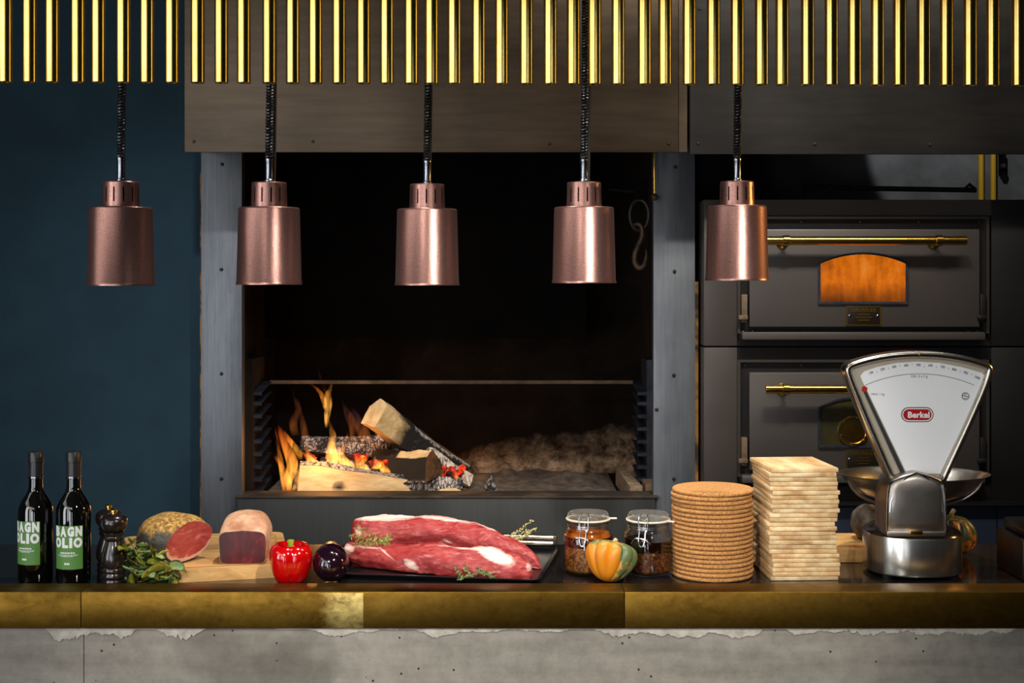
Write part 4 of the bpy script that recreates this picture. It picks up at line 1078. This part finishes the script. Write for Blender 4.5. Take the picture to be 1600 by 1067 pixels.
# herb sprigs on the beef
m_ros = mat('rosemary_green', rgb(166, 184, 84), .55, 0, rgb(116, 142, 60), 90)
m_thy = mat('thyme_green', rgb(126, 150, 92), .6, 0, rgb(88, 114, 66), 90)
m_thy2 = mat('pale_thyme', rgb(222, 214, 150), .6, 0, rgb(176, 172, 104), 90)
m_twig = mat('woody_twig', rgb(118, 92, 52), .7)
def sprig(name, label, stems_, m, nl, length, width, seed, per=1.0):
    r3 = random.Random(seed)
    p0 = at(*stems_[0][0])
    t = thing(name, label, 'herbs', tuple(p0)); sb = bmesh.new(); lb = bmesh.new()
    for st in stems_:
        pts = spline([tuple(at(*q)) for q in st], 24); tube(pts, .0011, 5, sb)
        for k in range(nl):
            u = k/(nl-1)*22.9; i = int(u); q = pts[i].lerp(pts[i+1], u-i); d = (pts[i+1]-pts[i]).normalized()
            a = r3.uniform(0, 2*PI); side = d.cross(Vector((0, 0, 1))).normalized(); up = side.cross(d)
            dr = (d*.8+(side*math.cos(a)+up*math.sin(a))*1.0).normalized(); L = length*r3.uniform(.6, 1.1)
            s2 = dr.cross(Vector((r3.uniform(-1, 1), r3.uniform(-1, 1), r3.uniform(-1, 1)))).normalized(); nn = dr.cross(s2)
            A = [q, q+dr*L*.5+s2*width, q+dr*L, q+dr*L*.5-s2*width]; v = [lb.verts.new(x+nn*.0004) for x in A]; u_ = [lb.verts.new(x-nn*.0004) for x in A]
            lb.faces.new(v); lb.faces.new(u_[::-1])
            for e in range(4): lb.faces.new((v[e], u_[e], u_[(e+1) % 4], v[(e+1) % 4]))
    mk('twig', sb, m_twig, t); mk('needles', lb, m, t, 'stuff'); return t
sprig('rosemary_sprig', 'green rosemary sprig laid across the left ends of both fillets', [[(545, 838, 3.45), (570, 842, 3.43), (590, 847, 3.42), (608, 846, 3.42)], [(555, 825, 3.50), (575, 832, 3.47), (598, 842, 3.43), (606, 840, 3.43)], [(552, 850, 3.43), (575, 847, 3.42), (600, 846, 3.42)]], m_ros, 46, .016, .0012, 4)
sprig('thyme_sprig', 'grey green thyme sprig on the front fillet by the tray edge', [[(700, 866, 3.325), (708, 880, 3.31), (718, 895, 3.275), (722, 903, 3.255)], [(724, 878, 3.31), (728, 890, 3.285), (735, 900, 3.26)], [(742, 884, 3.30), (752, 893, 3.275), (768, 902, 3.25)], [(714, 906, 3.245), (735, 899, 3.262), (756, 893, 3.275), (772, 901, 3.252)]], m_thy, 46, .009, .0022, 5)
sprig('thyme_sprig', 'pale dry thyme sprig sticking up behind the fillets', [[(776, 842, 3.56), (795, 838, 3.57), (812, 828, 3.58), (831, 813, 3.585)], [(782, 846, 3.56), (805, 840, 3.57), (822, 830, 3.58), (836, 828, 3.585)], [(795, 846, 3.56), (812, 842, 3.57), (826, 833, 3.58)]], m_thy2, 50, .009, .0018, 6)

# ------------------------------------------------------------------ preserving jars
def m_glass_(name, tint, haze=0):
    """thin-walled glass: light passes straight through, the rest mirrors by Fresnel"""
    n = N(name); n.t.nodes.remove(n.p)
    fr = n.add('ShaderNodeFresnel'); bf = n.add('ShaderNodeNewGeometry').outputs['Backfacing']; n.link(n.math('SUBTRACT', 1.5, n.math('MULTIPLY', bf, 1.5-1/1.5)), fr.inputs[0])
    tr = n.add('ShaderNodeBsdfTransparent'); tr.inputs[0].default_value = tint
    gl = n.add('ShaderNodeBsdfGlossy'); gl.inputs['Roughness'].default_value = .04
    mx = n.add('ShaderNodeMixShader'); n.link(fr.outputs[0], mx.inputs[0]); n.link(tr.outputs[0], mx.inputs[1]); n.link(gl.outputs[0], mx.inputs[2])
    o = mx.outputs[0]
    if haze:
        df = n.add('ShaderNodeBsdfDiffuse'); df.inputs[0].default_value = (.9, .88, .84, 1); m2 = n.add('ShaderNodeMixShader'); m2.inputs[0].default_value = haze
        n.link(o, m2.inputs[1]); n.link(df.outputs[0], m2.inputs[2]); o = m2.outputs[0]
    n.link(o, n.out.inputs['Surface']); return n.m
m_lid = m_glass_('lid_glass', (.96, .95, .92, 1), .05)  # a little white mixed in to paint the lid's pale reflections
m_glass = m_glass_('clear_jar_glass', (.97, .96, .93, 1))
m_oil = mat('dark_oil', rgb(66, 16, 5), .12, 0, rgb(40, 9, 4), 8, spec=.6)
m_oil2 = mat('near_black_oil', rgb(26, 8, 4), .12, 0, rgb(16, 5, 3), 8, spec=.5)
m_amber = mat('amber_oil', rgb(186, 100, 18), .15, 0, rgb(110, 44, 6), 30, spec=.6)
m_fill = mat('chilli_flakes_in_oil', rgb(74, 36, 10), .4, 0, rgb(176, 112, 40), 150, lo=.42, hi=.66, detail=3)
m_fill2 = mat('dark_chopped_preserve', rgb(46, 20, 9), .4, 0, rgb(128, 72, 30), 150, lo=.45, hi=.7, detail=3)
m_rubberw = mat('pale_rubber_seal', rgb(226, 214, 192), .55)
m_wire = mat('bail_wire', rgb(206, 208, 214), .2, 1)
def jar(px, Y, label, fill, zf, zo, zamb, wire_ang, open_bail, oil):
    t = thing('preserving_jar', label, 'jar', (0, 0, 0), 'clip-top preserving jars')
    g = .0030; R = .0620
    outer = [(.030, 0), (.052, .0005), (.058, .003), (R, .009), (R, .088), (.0605, .096), (.055, .106), (.0505, .112), (.0500, .128), (.0525, .1285), (.0525, .132)]
    inner = [(.0490, .132), (.0465, .126), (.0470, .112), (.0515, .105), (.0570, .095), (.0585, .088), (.0585, .012), (.054, .006), (.030, .0045)]
    bm = lathe(outer+inner, 64, None, (0, 0, 0)); mk('glass_body', bm, m_glass, t, deg=50)
    def fillr(z): return .0580 if z < .09 else (.0565-(z-.095)*.5 if z < .105 else .0462)
    q = mk('filling', lathe([(.030, .0055), (.053, .0072), (.0578, .013), (.0578, zf), (.0005, zf)], 56), fill, t)
    o1 = [(.0578, zf+.0004)]+[(fillr(z), z) for z in (.088, .096, .104) if zf < z < zo]+[(fillr(zo), zo), (.0005, zo)]
    mk('oil_layer', lathe(o1, 56), oil, t)
    if zamb: mk('amber_layer', lathe([(fillr(zo)-.0002, zo+.0004)]+[(fillr(z)-.0004, z) for z in (.096, .102, .106) if zo < z < zamb]+[(fillr(zamb)-.0004, zamb), (.0005, zamb)], 56), m_amber, t)
    mk('rubber_seal', lathe([(.0490, .1325), (.0555, .1325), (.0560, .1340), (.0555, .1360), (.0490, .1360)], 56, cap0=False, cap1=False), m_rubberw, t)
    bm = box((-.006, .054, .1328), (.006, .072, .1356), None, .001); bmesh.ops.rotate(bm, verts=bm.verts, cent=(0, 0, 0), matrix=Matrix.Rotation(wire_ang+(-1.7 if open_bail else -1.2), 3, 'Z'))
    mk('seal_tab', bm, m_rubberw, t)
    mk('glass_lid', lathe([(.045, .1365), (.0530, .1365), (.0535, .139), (.0515, .144), (.050, .149), (.0480, .151), (.044, .1505), (.040, .146), (.0005, .1455)], 64), m_lid, t, deg=50)
    # wire bail
    bm = tube([(.0512*math.cos(a), .0512*math.sin(a), .121) for a in [2*PI*i/48 for i in range(48)]], .0013, 8, None, True)
    tube([(.0514*math.cos(a), .0514*math.sin(a), .1165) for a in [2*PI*i/48 for i in range(48)]], .0011, 8, bm, True)
    def wp(dx, z, r=.0555): # points on the clasp side
        a = wire_ang+dx; return (r*math.sin(a), -r*math.cos(a), z)
    tube([wp(-.14, .153, .040), wp(-.15, .150, .054), wp(-.15, .140, .0585), wp(-.15, .122, .0565), wp(-.10, .108, .0575), wp(-.10, .095, .064)], .0013, 8, bm)
    tube([wp(.24, .153, .040), wp(.25, .150, .054), wp(.25, .140, .0585), wp(.25, .122, .0565), wp(.18, .108, .0575), wp(.16, .095, .064)], .0013, 8, bm)
    mk('wire_bail', bm, m_wire, t)
    lv = [wp(-.10, .110, .0585), wp(-.09, .092, .0650), wp(-.05, .080, .0660), wp(.02, .077, .0662), wp(.09, .080, .0660), wp(.14, .092, .0650), wp(.16, .112, .0585)]
    mk('lever', tube(spline(lv, 24), .0019, 8), m_wire, t)
    lv = [wp(-.42, .082, .0640), wp(-.32, .092, .0645), wp(-.15, .097, .0640), wp(.05, .096, .0640), wp(.25, .090, .0645), wp(.36, .083, .0640)]
    mk('lever_loop', tube(spline(lv, 24), .0017, 8), m_wire, t)
    p = at(px, 900, Y); p.z = Zs; t.location = p; return t
jar(919, 3.385, 'clip-top glass jar of chilli flakes in oil beside the tray', m_fill, .068, .092, .105, -.30, False, m_oil)
jar(1013, 3.375, 'clip-top glass jar with dark oil, two thirds full, beside the cork stack', m_fill2, .058, .086, 0, -.38, True, m_oil2)

# ------------------------------------------------------------------ squashes
def m_squash_(name, c1, c2, c3, axis):
    n = N(name); n.set(Roughness=.42); n.set(Coat_Weight=.0)
    a = n.noise(60, n.mapping((1, 1, .6)), 5, .7); b = n.noise(14, None, 4); z = n.xyz()
    k = n.math('ADD', n.math('MULTIPLY', z[2], 11), n.math('ADD', n.math('MULTIPLY', n.math('SUBTRACT', b, .5), 2.4), n.math('MULTIPLY', n.math('SUBTRACT', a, .5), 1.8)))
    k = n.math('ADD', k, n.math('MULTIPLY', z[0], axis))
    n.base(n.ramp(k, [(.30, c1), (.52, c2), (.72, c3)])); n.bump(a, .12, .001); return n.m
def ribs(th, r, z): return r*(1+.15*(abs(math.cos(5*th))**.7-.6)*min(1, r/.03))
sq = thing('acorn_squash', 'small ribbed orange and green squash in front of the two jars', 'squash', (0, 0, 0))
sp_ = [(.0005, -.001), (.012, .0005), (.025, .006), (.038, .017), (.050, .033), (.0585, .051), (.0605, .067), (.056, .081), (.045, .090), (.030, .0945), (.015, .093), (.0005, .091)]
pts = spline([(r, z) for r, z in sp_], 40)
mk('rind', lathe([(max(.0003, p[0]), p[1]) for p in pts], 120, None, (0, 0, 0), ribs), m_squash_('acorn_squash_rind', rgb(214, 130, 24), rgb(190, 140, 56), rgb(88, 104, 64), 7), sq, deg=80)
mk('stem', tube([(0, 0, .090), (.002, 0, .098), (.005, .001, .103)], [.007, .0055, .006], 10), mat('squash_stem', rgb(178, 166, 128), .7), sq)
p = at(948, 914, 3.262); p.z = Zs+.0045; sq.location = p; sq.rotation_euler = (-.20, .30, .35)
sq2 = thing('pumpkin', 'ribbed dark green and orange pumpkin half hidden behind the weighing scale', 'squash', (0, 0, 0))
pts = spline([(.0005, 0), (.02, .0005), (.045, .012), (.060, .035), (.0625, .055), (.056, .078), (.040, .096), (.02, .102), (.0005, .100)], 36)
mk('rind', lathe([(max(.0003, p[0]), p[1]) for p in pts], 120, None, (0, 0, 0), ribs), m_squash_('pumpkin_rind', rgb(206, 70, 22), rgb(150, 90, 30), rgb(46, 58, 30), 0), sq2, deg=80)
mk('stem', tube([(0, 0, .100), (.003, 0, .112), (.010, .002, .118)], [.008, .006, .007], 10), mat('pumpkin_stem', rgb(120, 110, 60), .7), sq2)
p = at(1486, 880, 3.60); p.z = Zs; sq2.location = p; sq2.rotation_euler = (0, 0, .2)

# ------------------------------------------------------------------ cork trivets, twenty in a stack
m_cork = mat('cork', rgb(198, 144, 82), .85, 0, rgb(146, 90, 44), 210, lo=.42, hi=.70, bump=.8, bdist=.003, detail=3, rvar=.12)
cx0, cy0 = at(1113, 0, 3.362).x, 3.362
first = None
ORD20 = ORD + ['fourteenth', 'fifteenth', 'sixteenth', 'seventeenth', 'eighteenth', 'nineteenth', 'twentieth', 'twenty-first', 'twenty-second', 'twenty-third', 'twenty-fourth', 'twenty-fifth']
th = .01085
for k in range(20):
    if first is None:
        r = .1005
        bm = lathe([(r-.0065, 0), (r-.0028, .0008), (r-.0008, .0026), (r, .0050), (r-.0008, th-.0032), (r-.0028, th-.0012), (r-.0065, th-.0003), (.05, th-.0003), (.0005, th-.0003)], 72)
        o = mk('cork_trivet', bm, m_cork, deg=60); first = o
    else: o = first.copy(); C.objects.link(o)
    dx = rnd.uniform(-.0018, .0018)+.0015*math.sin(k*.7)
    if k == 16: dx = .002
    if k == 18: dx = -.003
    o.location = (cx0+dx, cy0+rnd.uniform(-.0015, .0015), Zs+k*th); o.rotation_euler = (0, 0, rnd.uniform(0, 6.28))
    l = 'round cork trivet on top of the cork stack' if k == 19 else ('round cork trivet at the bottom of the cork stack' if k == 0 else f'round cork trivet, {ORD20[19-k]} from the top of the cork stack')
    tag(o, l, 'trivet', 'stack of cork trivets')
# ------------------------------------------------------------------ wooden boards, twenty-five in a stack
m_serv = None
def m_serv_():
    n = N('bamboo_board'); n.set(Roughness=.55); r = n.random()
    ofs = n.add('ShaderNodeCombineXYZ'); n.link(n.math('MULTIPLY', r, 3.7), ofs.inputs[0]); n.link(n.math('MULTIPLY', r, 9.1), ofs.inputs[2])
    va = n.add('ShaderNodeVectorMath', operation='ADD'); n.link(n.tc.outputs['Object'], va.inputs[0]); n.link(ofs.outputs[0], va.inputs[1])
    def mp(s):
        m = n.add('ShaderNodeMapping'); m.inputs['Scale'].default_value = s; n.link(va.outputs[0], m.inputs[0]); return m.outputs[0]
    a = n.noise(1, mp((22, 6, 30)), 4, .6); v = n.noise(1, mp((26, .0, 0)), 0)
    st = n.add('ShaderNodeTexWhiteNoise', noise_dimensions='1D')
    sx = n.add('ShaderNodeSeparateXYZ'); n.link(va.outputs[0], sx.inputs[0])
    n.link(n.math('FLOOR', n.math('MULTIPLY', sx.outputs[0], 34)), st.inputs['W'])
    col = n.ramp(a, [(.3, rgb(186, 138, 84)), (.55, rgb(226, 194, 144)), (.75, rgb(244, 222, 182))])
    k = n.add('ShaderNodeMapRange'); n.link(st.outputs['Value'], k.inputs[0]); k.inputs[3].default_value = .84; k.inputs[4].default_value = 1.05
    col = n.mix(1.0, col, k.outputs[0], 'MULTIPLY')
    k2 = n.add('ShaderNodeMapRange'); n.link(r, k2.inputs[0]); k2.inputs[3].default_value = .82; k2.inputs[4].default_value = 1.05
    n.base(n.mix(1.0, col, k2.outputs[0], 'MULTIPLY')); n.bump(a, .08, .001); return n.m
m_serv = m_serv_()
bw, bd, bt = .166, .215, .01095
first = None
bx, by = at(1253.5, 0, 3.29).x, 3.288+bd/2
for k in range(25):
    if first is None:
        bm = box((-bw/2, -bd/2, 0), (bw/2, bd/2, bt-.0003), None, .0024, 2)
        o = mk('wooden_board', bm, m_serv); first = o
    else: o = first.copy(); C.objects.link(o)
    dx = rnd.uniform(-.0025, .0025)+(.003 if 14 < k < 20 else 0)+(-.003 if k in (10, 11, 12) else 0)+(.0 if k > 5 else .003)
    o.location = (bx+dx, by+rnd.uniform(-.001, .003), Zs+k*bt); o.rotation_euler = (0, 0, .035+rnd.uniform(-.02, .02)+(.03 if k == 24 else 0))
    l = 'small wooden serving board on top of the board stack' if k == 24 else ('small wooden serving board at the bottom of the board stack' if k == 0 else f'small wooden serving board, {ORD20[24-k]} from the top of the board stack')
    tag(o, l, 'board', 'stack of wooden serving boards')

# ------------------------------------------------------------------ counter scale
YS = 3.315
sc = thing('counter_scale', 'vintage chrome counter scale with a white fan-shaped dial', 'scale', (at(1424, 0, 3.40).x, 3.40, Zs))
def m_brushed_():
    n = N('brushed_steel'); n.set(Metallic=1.0, Roughness=.26); a = n.noise(3, n.mapping((60, 60, 1)), 3)
    n.base(n.ramp(a, [(.3, rgb(196, 194, 188)), (.7, rgb(228, 226, 220))])); n.bump(a, .03, .001)
    n.p.inputs['Anisotropic'].default_value = .0; return n.m
m_brushed = m_brushed_()
m_frame = mat('satin_chrome_frame', rgb(190, 184, 174), .24, 1)
m_housing = mat('dark_polished_metal', rgb(190, 182, 174), .38, 1, rgb(150, 142, 134), 8)
m_face = mat('white_dial_enamel', rgb(244, 245, 246), .35)
m_ink = mat('black_ink', rgb(40, 42, 44), .5)
bx_, by_ = at(1424.5, 0, 3.395).x, 3.395
def sup(a, b, e, z, n=64, dx=0, dy=0):
    out = []
    for k in range(n):
        t = 2*PI*k/n; c, s = math.cos(t), math.sin(t)
        out.append(Vector((bx_+dx+math.copysign(abs(c)**e, c)*a, by_+dy+math.copysign(abs(s)**e, s)*b, Zs+z)))
    return out
mk('base_drum', rings([sup(.112, .112, .8, .008), sup(.1155, .1155, .8, .010), sup(.1165, .1165, .8, .014), sup(.1165, .1165, .8, .098), sup(.1155, .1155, .8, .102)], cap1=True), m_brushed, sc)
mk('base_top', rings([sup(.1155, .1155, .8, .1025), sup(.112, .112, .8, .108), sup(.095, .095, .85, .118), sup(.055, .055, 1, .126)]), mat('dark_scale_top', rgb(44, 40, 40), .18, .6, spec=.6), sc)
for sx_, sy_ in ((-.08, -.07), (.08, -.07), (-.08, .07), (.08, .07)):
    mk('foot', lathe([(.012, 0), (.014, .0075), (.010, .0079)], 16, None, (bx_+sx_, by_+sy_, Zs)), m_black_rubber, sc)
# rear column and weighing dish
mk('pan_column', lathe([(.022, .121), (.020, .150), (.030, .160)], 24, None, (bx_, by_+.045, Zs)), m_housing, sc)
dx_ = at(1426, 0, 3.47).x; dyc = 3.47
zr = at(0, 741, 3.47).z
def dish(a, b, z): return [Vector((dx_+a*math.cos(t)*(1+.05*abs(math.cos(t))**6), dyc+b*math.sin(t), z)) for t in [2*PI*k/72 for k in range(72)]]
bm = rings([dish(.03, .03, zr-.066), dish(.09, .075, zr-.062), dish(.132, .105, zr-.046), dish(.158, .122, zr-.024), dish(.172, .130, zr-.005), dish(.186, .138, zr+.001), dish(.187, .139, zr+.003), dish(.172, .1285, zr-.002), dish(.156, .120, zr-.022), dish(.130, .103, zr-.043), dish(.088, .073, zr-.059), dish(.03, .03, zr-.063)])
mk('weighing_dish', bm, m_brushed, sc, deg=60)
bm = tube([Vector((dx_+.17*math.cos(t), dyc-.02, zr-.006+.078*math.sin(t))) for t in [PI+PI*k/30 for k in range(31)]], .004, 8)
mk('dish_cradle', bm, m_housing, sc)
mk('dish_post', box((bx_-.012, by_+.02, zr-.10), (bx_+.012, by_+.06, zr-.066)), m_housing, sc)
# dial head
out = [(1391, 752), (1370, 704), (1349, 655), (1331, 611), (1323, 590), (1320.5, 578), (1324, 570.5), (1333, 565), (1362, 556.5), (1398, 550.5), (1437, 548.5), (1476, 550.5),
       (1512, 556.5), (1542, 565.5), (1550.5, 571), (1553.5, 578), (1551, 590), (1543, 612), (1523, 658), (1501, 706), (1480, 752)]
def resample(pts, n):
    P = [Vector(p) for p in pts]; L = [0]
    for a, b in zip(P, P[1:]): L.append(L[-1]+(b-a).length)
    o = []
    for k in range(n):
        s = L[-1]*k/(n-1); i = max(j for j in range(len(L)) if L[j] <= s+1e-9); i = min(i, len(P)-2)
        o.append(P[i].lerp(P[i+1], (s-L[i])/max(1e-9, L[i+1]-L[i])))
    return o
sp2 = spline([Vector(p) for p in out], 160); O = resample([tuple(p) for p in sp2], 110)
def inset(O, d):
    n = len(O); r = []
    for i in range(n):
        t = (O[min(i+1, n-1)]-O[max(i-1, 0)]).normalized(); nn = Vector((-t.y, t.x)); r.append(O[i]+nn*d)
    return r
def lift(O2, Y): return [at(p.x, p.y, YS)+Vector((0, Y-YS, 0)) for p in O2]
I1, I2, I3, I4 = inset(O, 2), inset(O, 5), inset(O, 9), inset(O, 11.5)
mk('dial_frame', rings([lift(I2, YS+.052), lift(O, YS+.046), lift(O, YS+.006), lift(I1, YS+.001), lift(I2, YS-.001), lift(I3, YS+.002), lift(I4, YS+.010), lift(I4, YS+.0135)], None, cap0=True, cap1=False), m_frame, sc, deg=50)
bm = rings([lift(I4, YS+.0136), lift(I4, YS+.020)])
mk('dial_backing', bm, mat('beige_dial_backing', rgb(176, 166, 148), .4), sc)
# white dial sheet leaves the pointer slot open at its edge
fc = [(1419, 741), (1384, 668), (1349.5, 596), (1346.5, 588), (1352, 581), (1372, 574), (1404, 567.5), (1437, 565.5), (1470, 567.5), (1506, 574), (1537, 583), (1541.5, 588), (1536, 600), (1508, 664), (1471.5, 741)]
fl_ = prism([(at(x, y, YS).x, at(x, y, YS).z) for x, y in fc], YS+.0115, YS+.0135)
dial = mk('dial_face', fl_, m_face, sc)
ndl = bmesh.new()
a, b = at(1353, 612, YS), at(1413, 741, YS)
d = (b-a).normalized(); pv = Vector((d.z, 0, -d.x))
for s0, s1, ww in ((0, 1, .0038),):
    q = [a-pv*ww*.8, a+pv*ww*.8, b+pv*ww*1.3, b-pv*ww*1.3]
    rings([[p+Vector((0, .0085, 0)) for p in q], [p+Vector((0, .0105, 0)) for p in q]], ndl)
nd = mk('pointer', ndl, m_ink, sc)
q = at(1352.5, 609, YS)
bm = rings([[q+Vector((x, .0082, z)) for x, z in ((-.006, -.004), (.005, -.006), (.007, .004), (0, .009), (-.006, .006))], [q+Vector((x, .0106, z)) for x, z in ((-.006, -.004), (.005, -.006), (.007, .004), (0, .009), (-.006, .006))]])
mk('pointer_tip', bm, mat('red_pointer_paint', rgb(178, 26, 20), .4), nd)
# printing on the dial
ink = bmesh.new(); YT = YS+.0113
for k, (x, y) in enumerate(((1361, 582.5), (1379, 577), (1397, 573.2), (1416, 571), (1435, 570.3), (1454, 571), (1473, 573.4), (1491, 577.5), (1509, 582.5), (1527, 590))):
    rot = -math.atan2(x-1437, 798-y)
    merge(ink, facing(textmesh(str(100*(k+1)), .0088, .0001), at(x, y, YT), .85, rot))
    if k < 9:
        p = at(x+9.2, y+(-1.5 if k < 4 else 2.5), YT); merge(ink, facing(textmesh('5', .0052), p, 1, rot))
arc = [at(1437+211*math.sin(t), 795-211*math.cos(t), YT) for t in [-.415+.83*k/40 for k in range(41)]]
tube(arc, .0006, 4, ink)
merge(ink, facing(textmesh('DIV. 5 x 5 g', .0088), at(1436.5, 588, YT), .95))
merge(ink, facing(textmesh('MAX. 1 kg', .0078), at(1371.5, 616, YT), .95))
cc = at(1508.5, 619, YT)
tube([cc+Vector((.0085*math.cos(t), 0, .0085*math.sin(t))) for t in [2*PI*k/28 for k in range(28)]], .0009, 5, ink, True)
tube([cc+Vector((-.0075, 0, .002)), cc+Vector((0, 0, .0005)), cc+Vector((.0075, 0, -.002))], .0009, 5, ink)
tube([cc+Vector((-.004, 0, .005)), cc+Vector((.004, 0, .005))], .0007, 5, ink); tube([cc+Vector((-.004, 0, -.005)), cc+Vector((.004, 0, -.005))], .0007, 5, ink)
mk('dial_print', ink, m_ink, dial)
def stadium(px, py, w_, h_, Yf, m, name):
    c = at(px, py, YS); k = YS/F; w_, h_ = w_*k/2, h_*k/2; r = h_; pts = []
    for s in range(13): a = -PI/2+PI*s/12; pts.append((c.x+w_-r+r*math.cos(a), c.z+r*math.sin(a)))
    for s in range(13): a = PI/2+PI*s/12; pts.append((c.x-w_+r+r*math.cos(a), c.z+r*math.sin(a)))
    return mk(name, prism(pts, Yf, YS+.0115), m, dial)
stadium(1435.5, 648.5, 51, 23.5, YS+.0112, mat('dark_green_ring', rgb(38, 62, 52), .4), 'badge_ring')
stadium(1435.5, 648.5, 48, 20.8, YS+.0109, m_white, 'badge_border')
stadium(1435.5, 648.5, 44.5, 17.4, YS+.0106, mat('red_badge', rgb(176, 22, 28), .35), 'badge')
mk('badge_lettering', facing(textmesh('Berkel', .0205, .0007, 1.02), at(1435.5, 648.5, YS+.0103), 1.0), m_white, dial)
bolt('frame_screw', at(1437, 553, YS), .0035, m_brass_shiny, sc)
# chrome housing in front of the dial foot
hs = [(1384, 836), (1384.5, 790), (1386, 764), (1393, 750), (1412, 742), (1432, 737.5), (1452, 742), (1471, 750), (1478, 764), (1479.5, 790), (1480, 836)]
YQ = 3.290
hp_ = [(at(x, y, YQ).x, at(x, y, YQ).z) for x, y in hs]
hc_ = (sum(p[0] for p in hp_)/len(hp_), sum(p[1] for p in hp_)/len(hp_))
def shr(s): return [(hc_[0]+(x-hc_[0])*s, hc_[1]+(z-hc_[1])*s) for x, z in hp_]
bm = rings([[Vector((x, YQ+.10, z)) for x, z in hp_], [Vector((x, YQ+.005, z)) for x, z in hp_], [Vector((x, YQ, z)) for x, z in shr(.97)], [Vector((x, YQ-.006, z)) for x, z in shr(.7)], [Vector((x, YQ-.008, z)) for x, z in shr(.3)]])
hs_ = mk('dial_housing', bm, m_housing, sc, deg=50)
bm = bmesh.new()
for s in (-1, 1):
    a_ = spline([tuple(at(1432+s*x, y, YQ-.002)) for x, y in ((41, 800), (39, 782), (30, 763), (17, 748), (0, 738.5))], 20); tube(a_, .0022, 8, bm)
    a_ = spline([tuple(at(1432+s*x, y, YQ-.001)) for x, y in ((46, 834), (45.5, 790), (43, 764), (37, 752), (0, 739))], 24); tube(a_, .0022, 8, bm)
mk('arch_ridges', bm, m_chrome, hs_)
mk('housing_foot', pxbox(1386, 830, 1478, 838.5, YQ-.010, YQ+.04, None, .003), m_housing, sc)
bm = pxbox(1422, 829, 1442, 836, YQ-.014, YQ-.0095, None, .0015); mk('latch', bm, m_brass_shiny, sc)
# ------------------------------------------------------------------ things half hidden behind the scale and at the bar end
hb = thing('wooden_block', 'thick wooden chopping block in the shade behind the scale', 'board', (at(1336, 0, 3.55).x, 3.6, Zs))
bm = box((at(1306, 0, 3.5).x, 3.50, Zs), (at(1366, 0, 3.5).x, 3.70, at(0, 855, 3.5).z), None, .003)
mk('block_body', bm, m_board, hb)
hm = bmesh.new(); bmesh.ops.create_uvsphere(hm, u_segments=40, v_segments=24, radius=1)
zt = at(0, 855, 3.5).z; cH = Vector((at(1356, 0, 3.6).x, 3.61, zt+.0465))
for v in hm.verts:
    d = 1+.10*noise.noise(v.co*2.1); v.co = Vector((v.co.x*.040*d, v.co.y*.06*d, v.co.z*.047*d))+cH; v.co.z = max(v.co.z, zt+.0004)
o = mk('salami', hm, mat('mouldy_rind', rgb(120, 108, 96), .8, 0, rgb(70, 60, 54), 40, bump=.4), None, deg=80, org=(cH.x, cH.y, zt)); tag(o, 'grey mould-ripened cured sausage on the block behind the scale', 'meat')
bxo = thing('dark_box', 'dark box with a small white label at the very end of the bar', 'box', (at(1605, 0, 3.5).x, 3.5, Zs))
a, b = at(1560, 918, 3.30), at(1597, 826, 3.34)
bm = box((at(1574, 0, 3.38).x, 3.28, Zs), (at(1700, 0, 3.38).x, 3.46, at(0, 842, 3.30).z), None, .006)
mk('box_body', bm, mat('dark_brown_carton', rgb(14, 9, 8), .4), bxo)
xe = at(1574, 0, 3.38).x
mk('box_lid', box((xe+.012, 3.30, at(0, 841.5, 3.30).z), (at(1690, 0, 3.38).x, 3.45, at(0, 820, 3.32).z), None, .010), mat('dark_lid', rgb(14, 12, 12), .3), bxo)
mk('paper_sticker', box((xe+.014, 3.2785, at(0, 908, 3.28).z), (xe+.034, 3.2799, at(0, 884, 3.28).z)), mat('grey_sticker', rgb(206, 204, 200), .6, 0, rgb(96, 94, 92), 160, lo=.5, hi=.6), bxo)
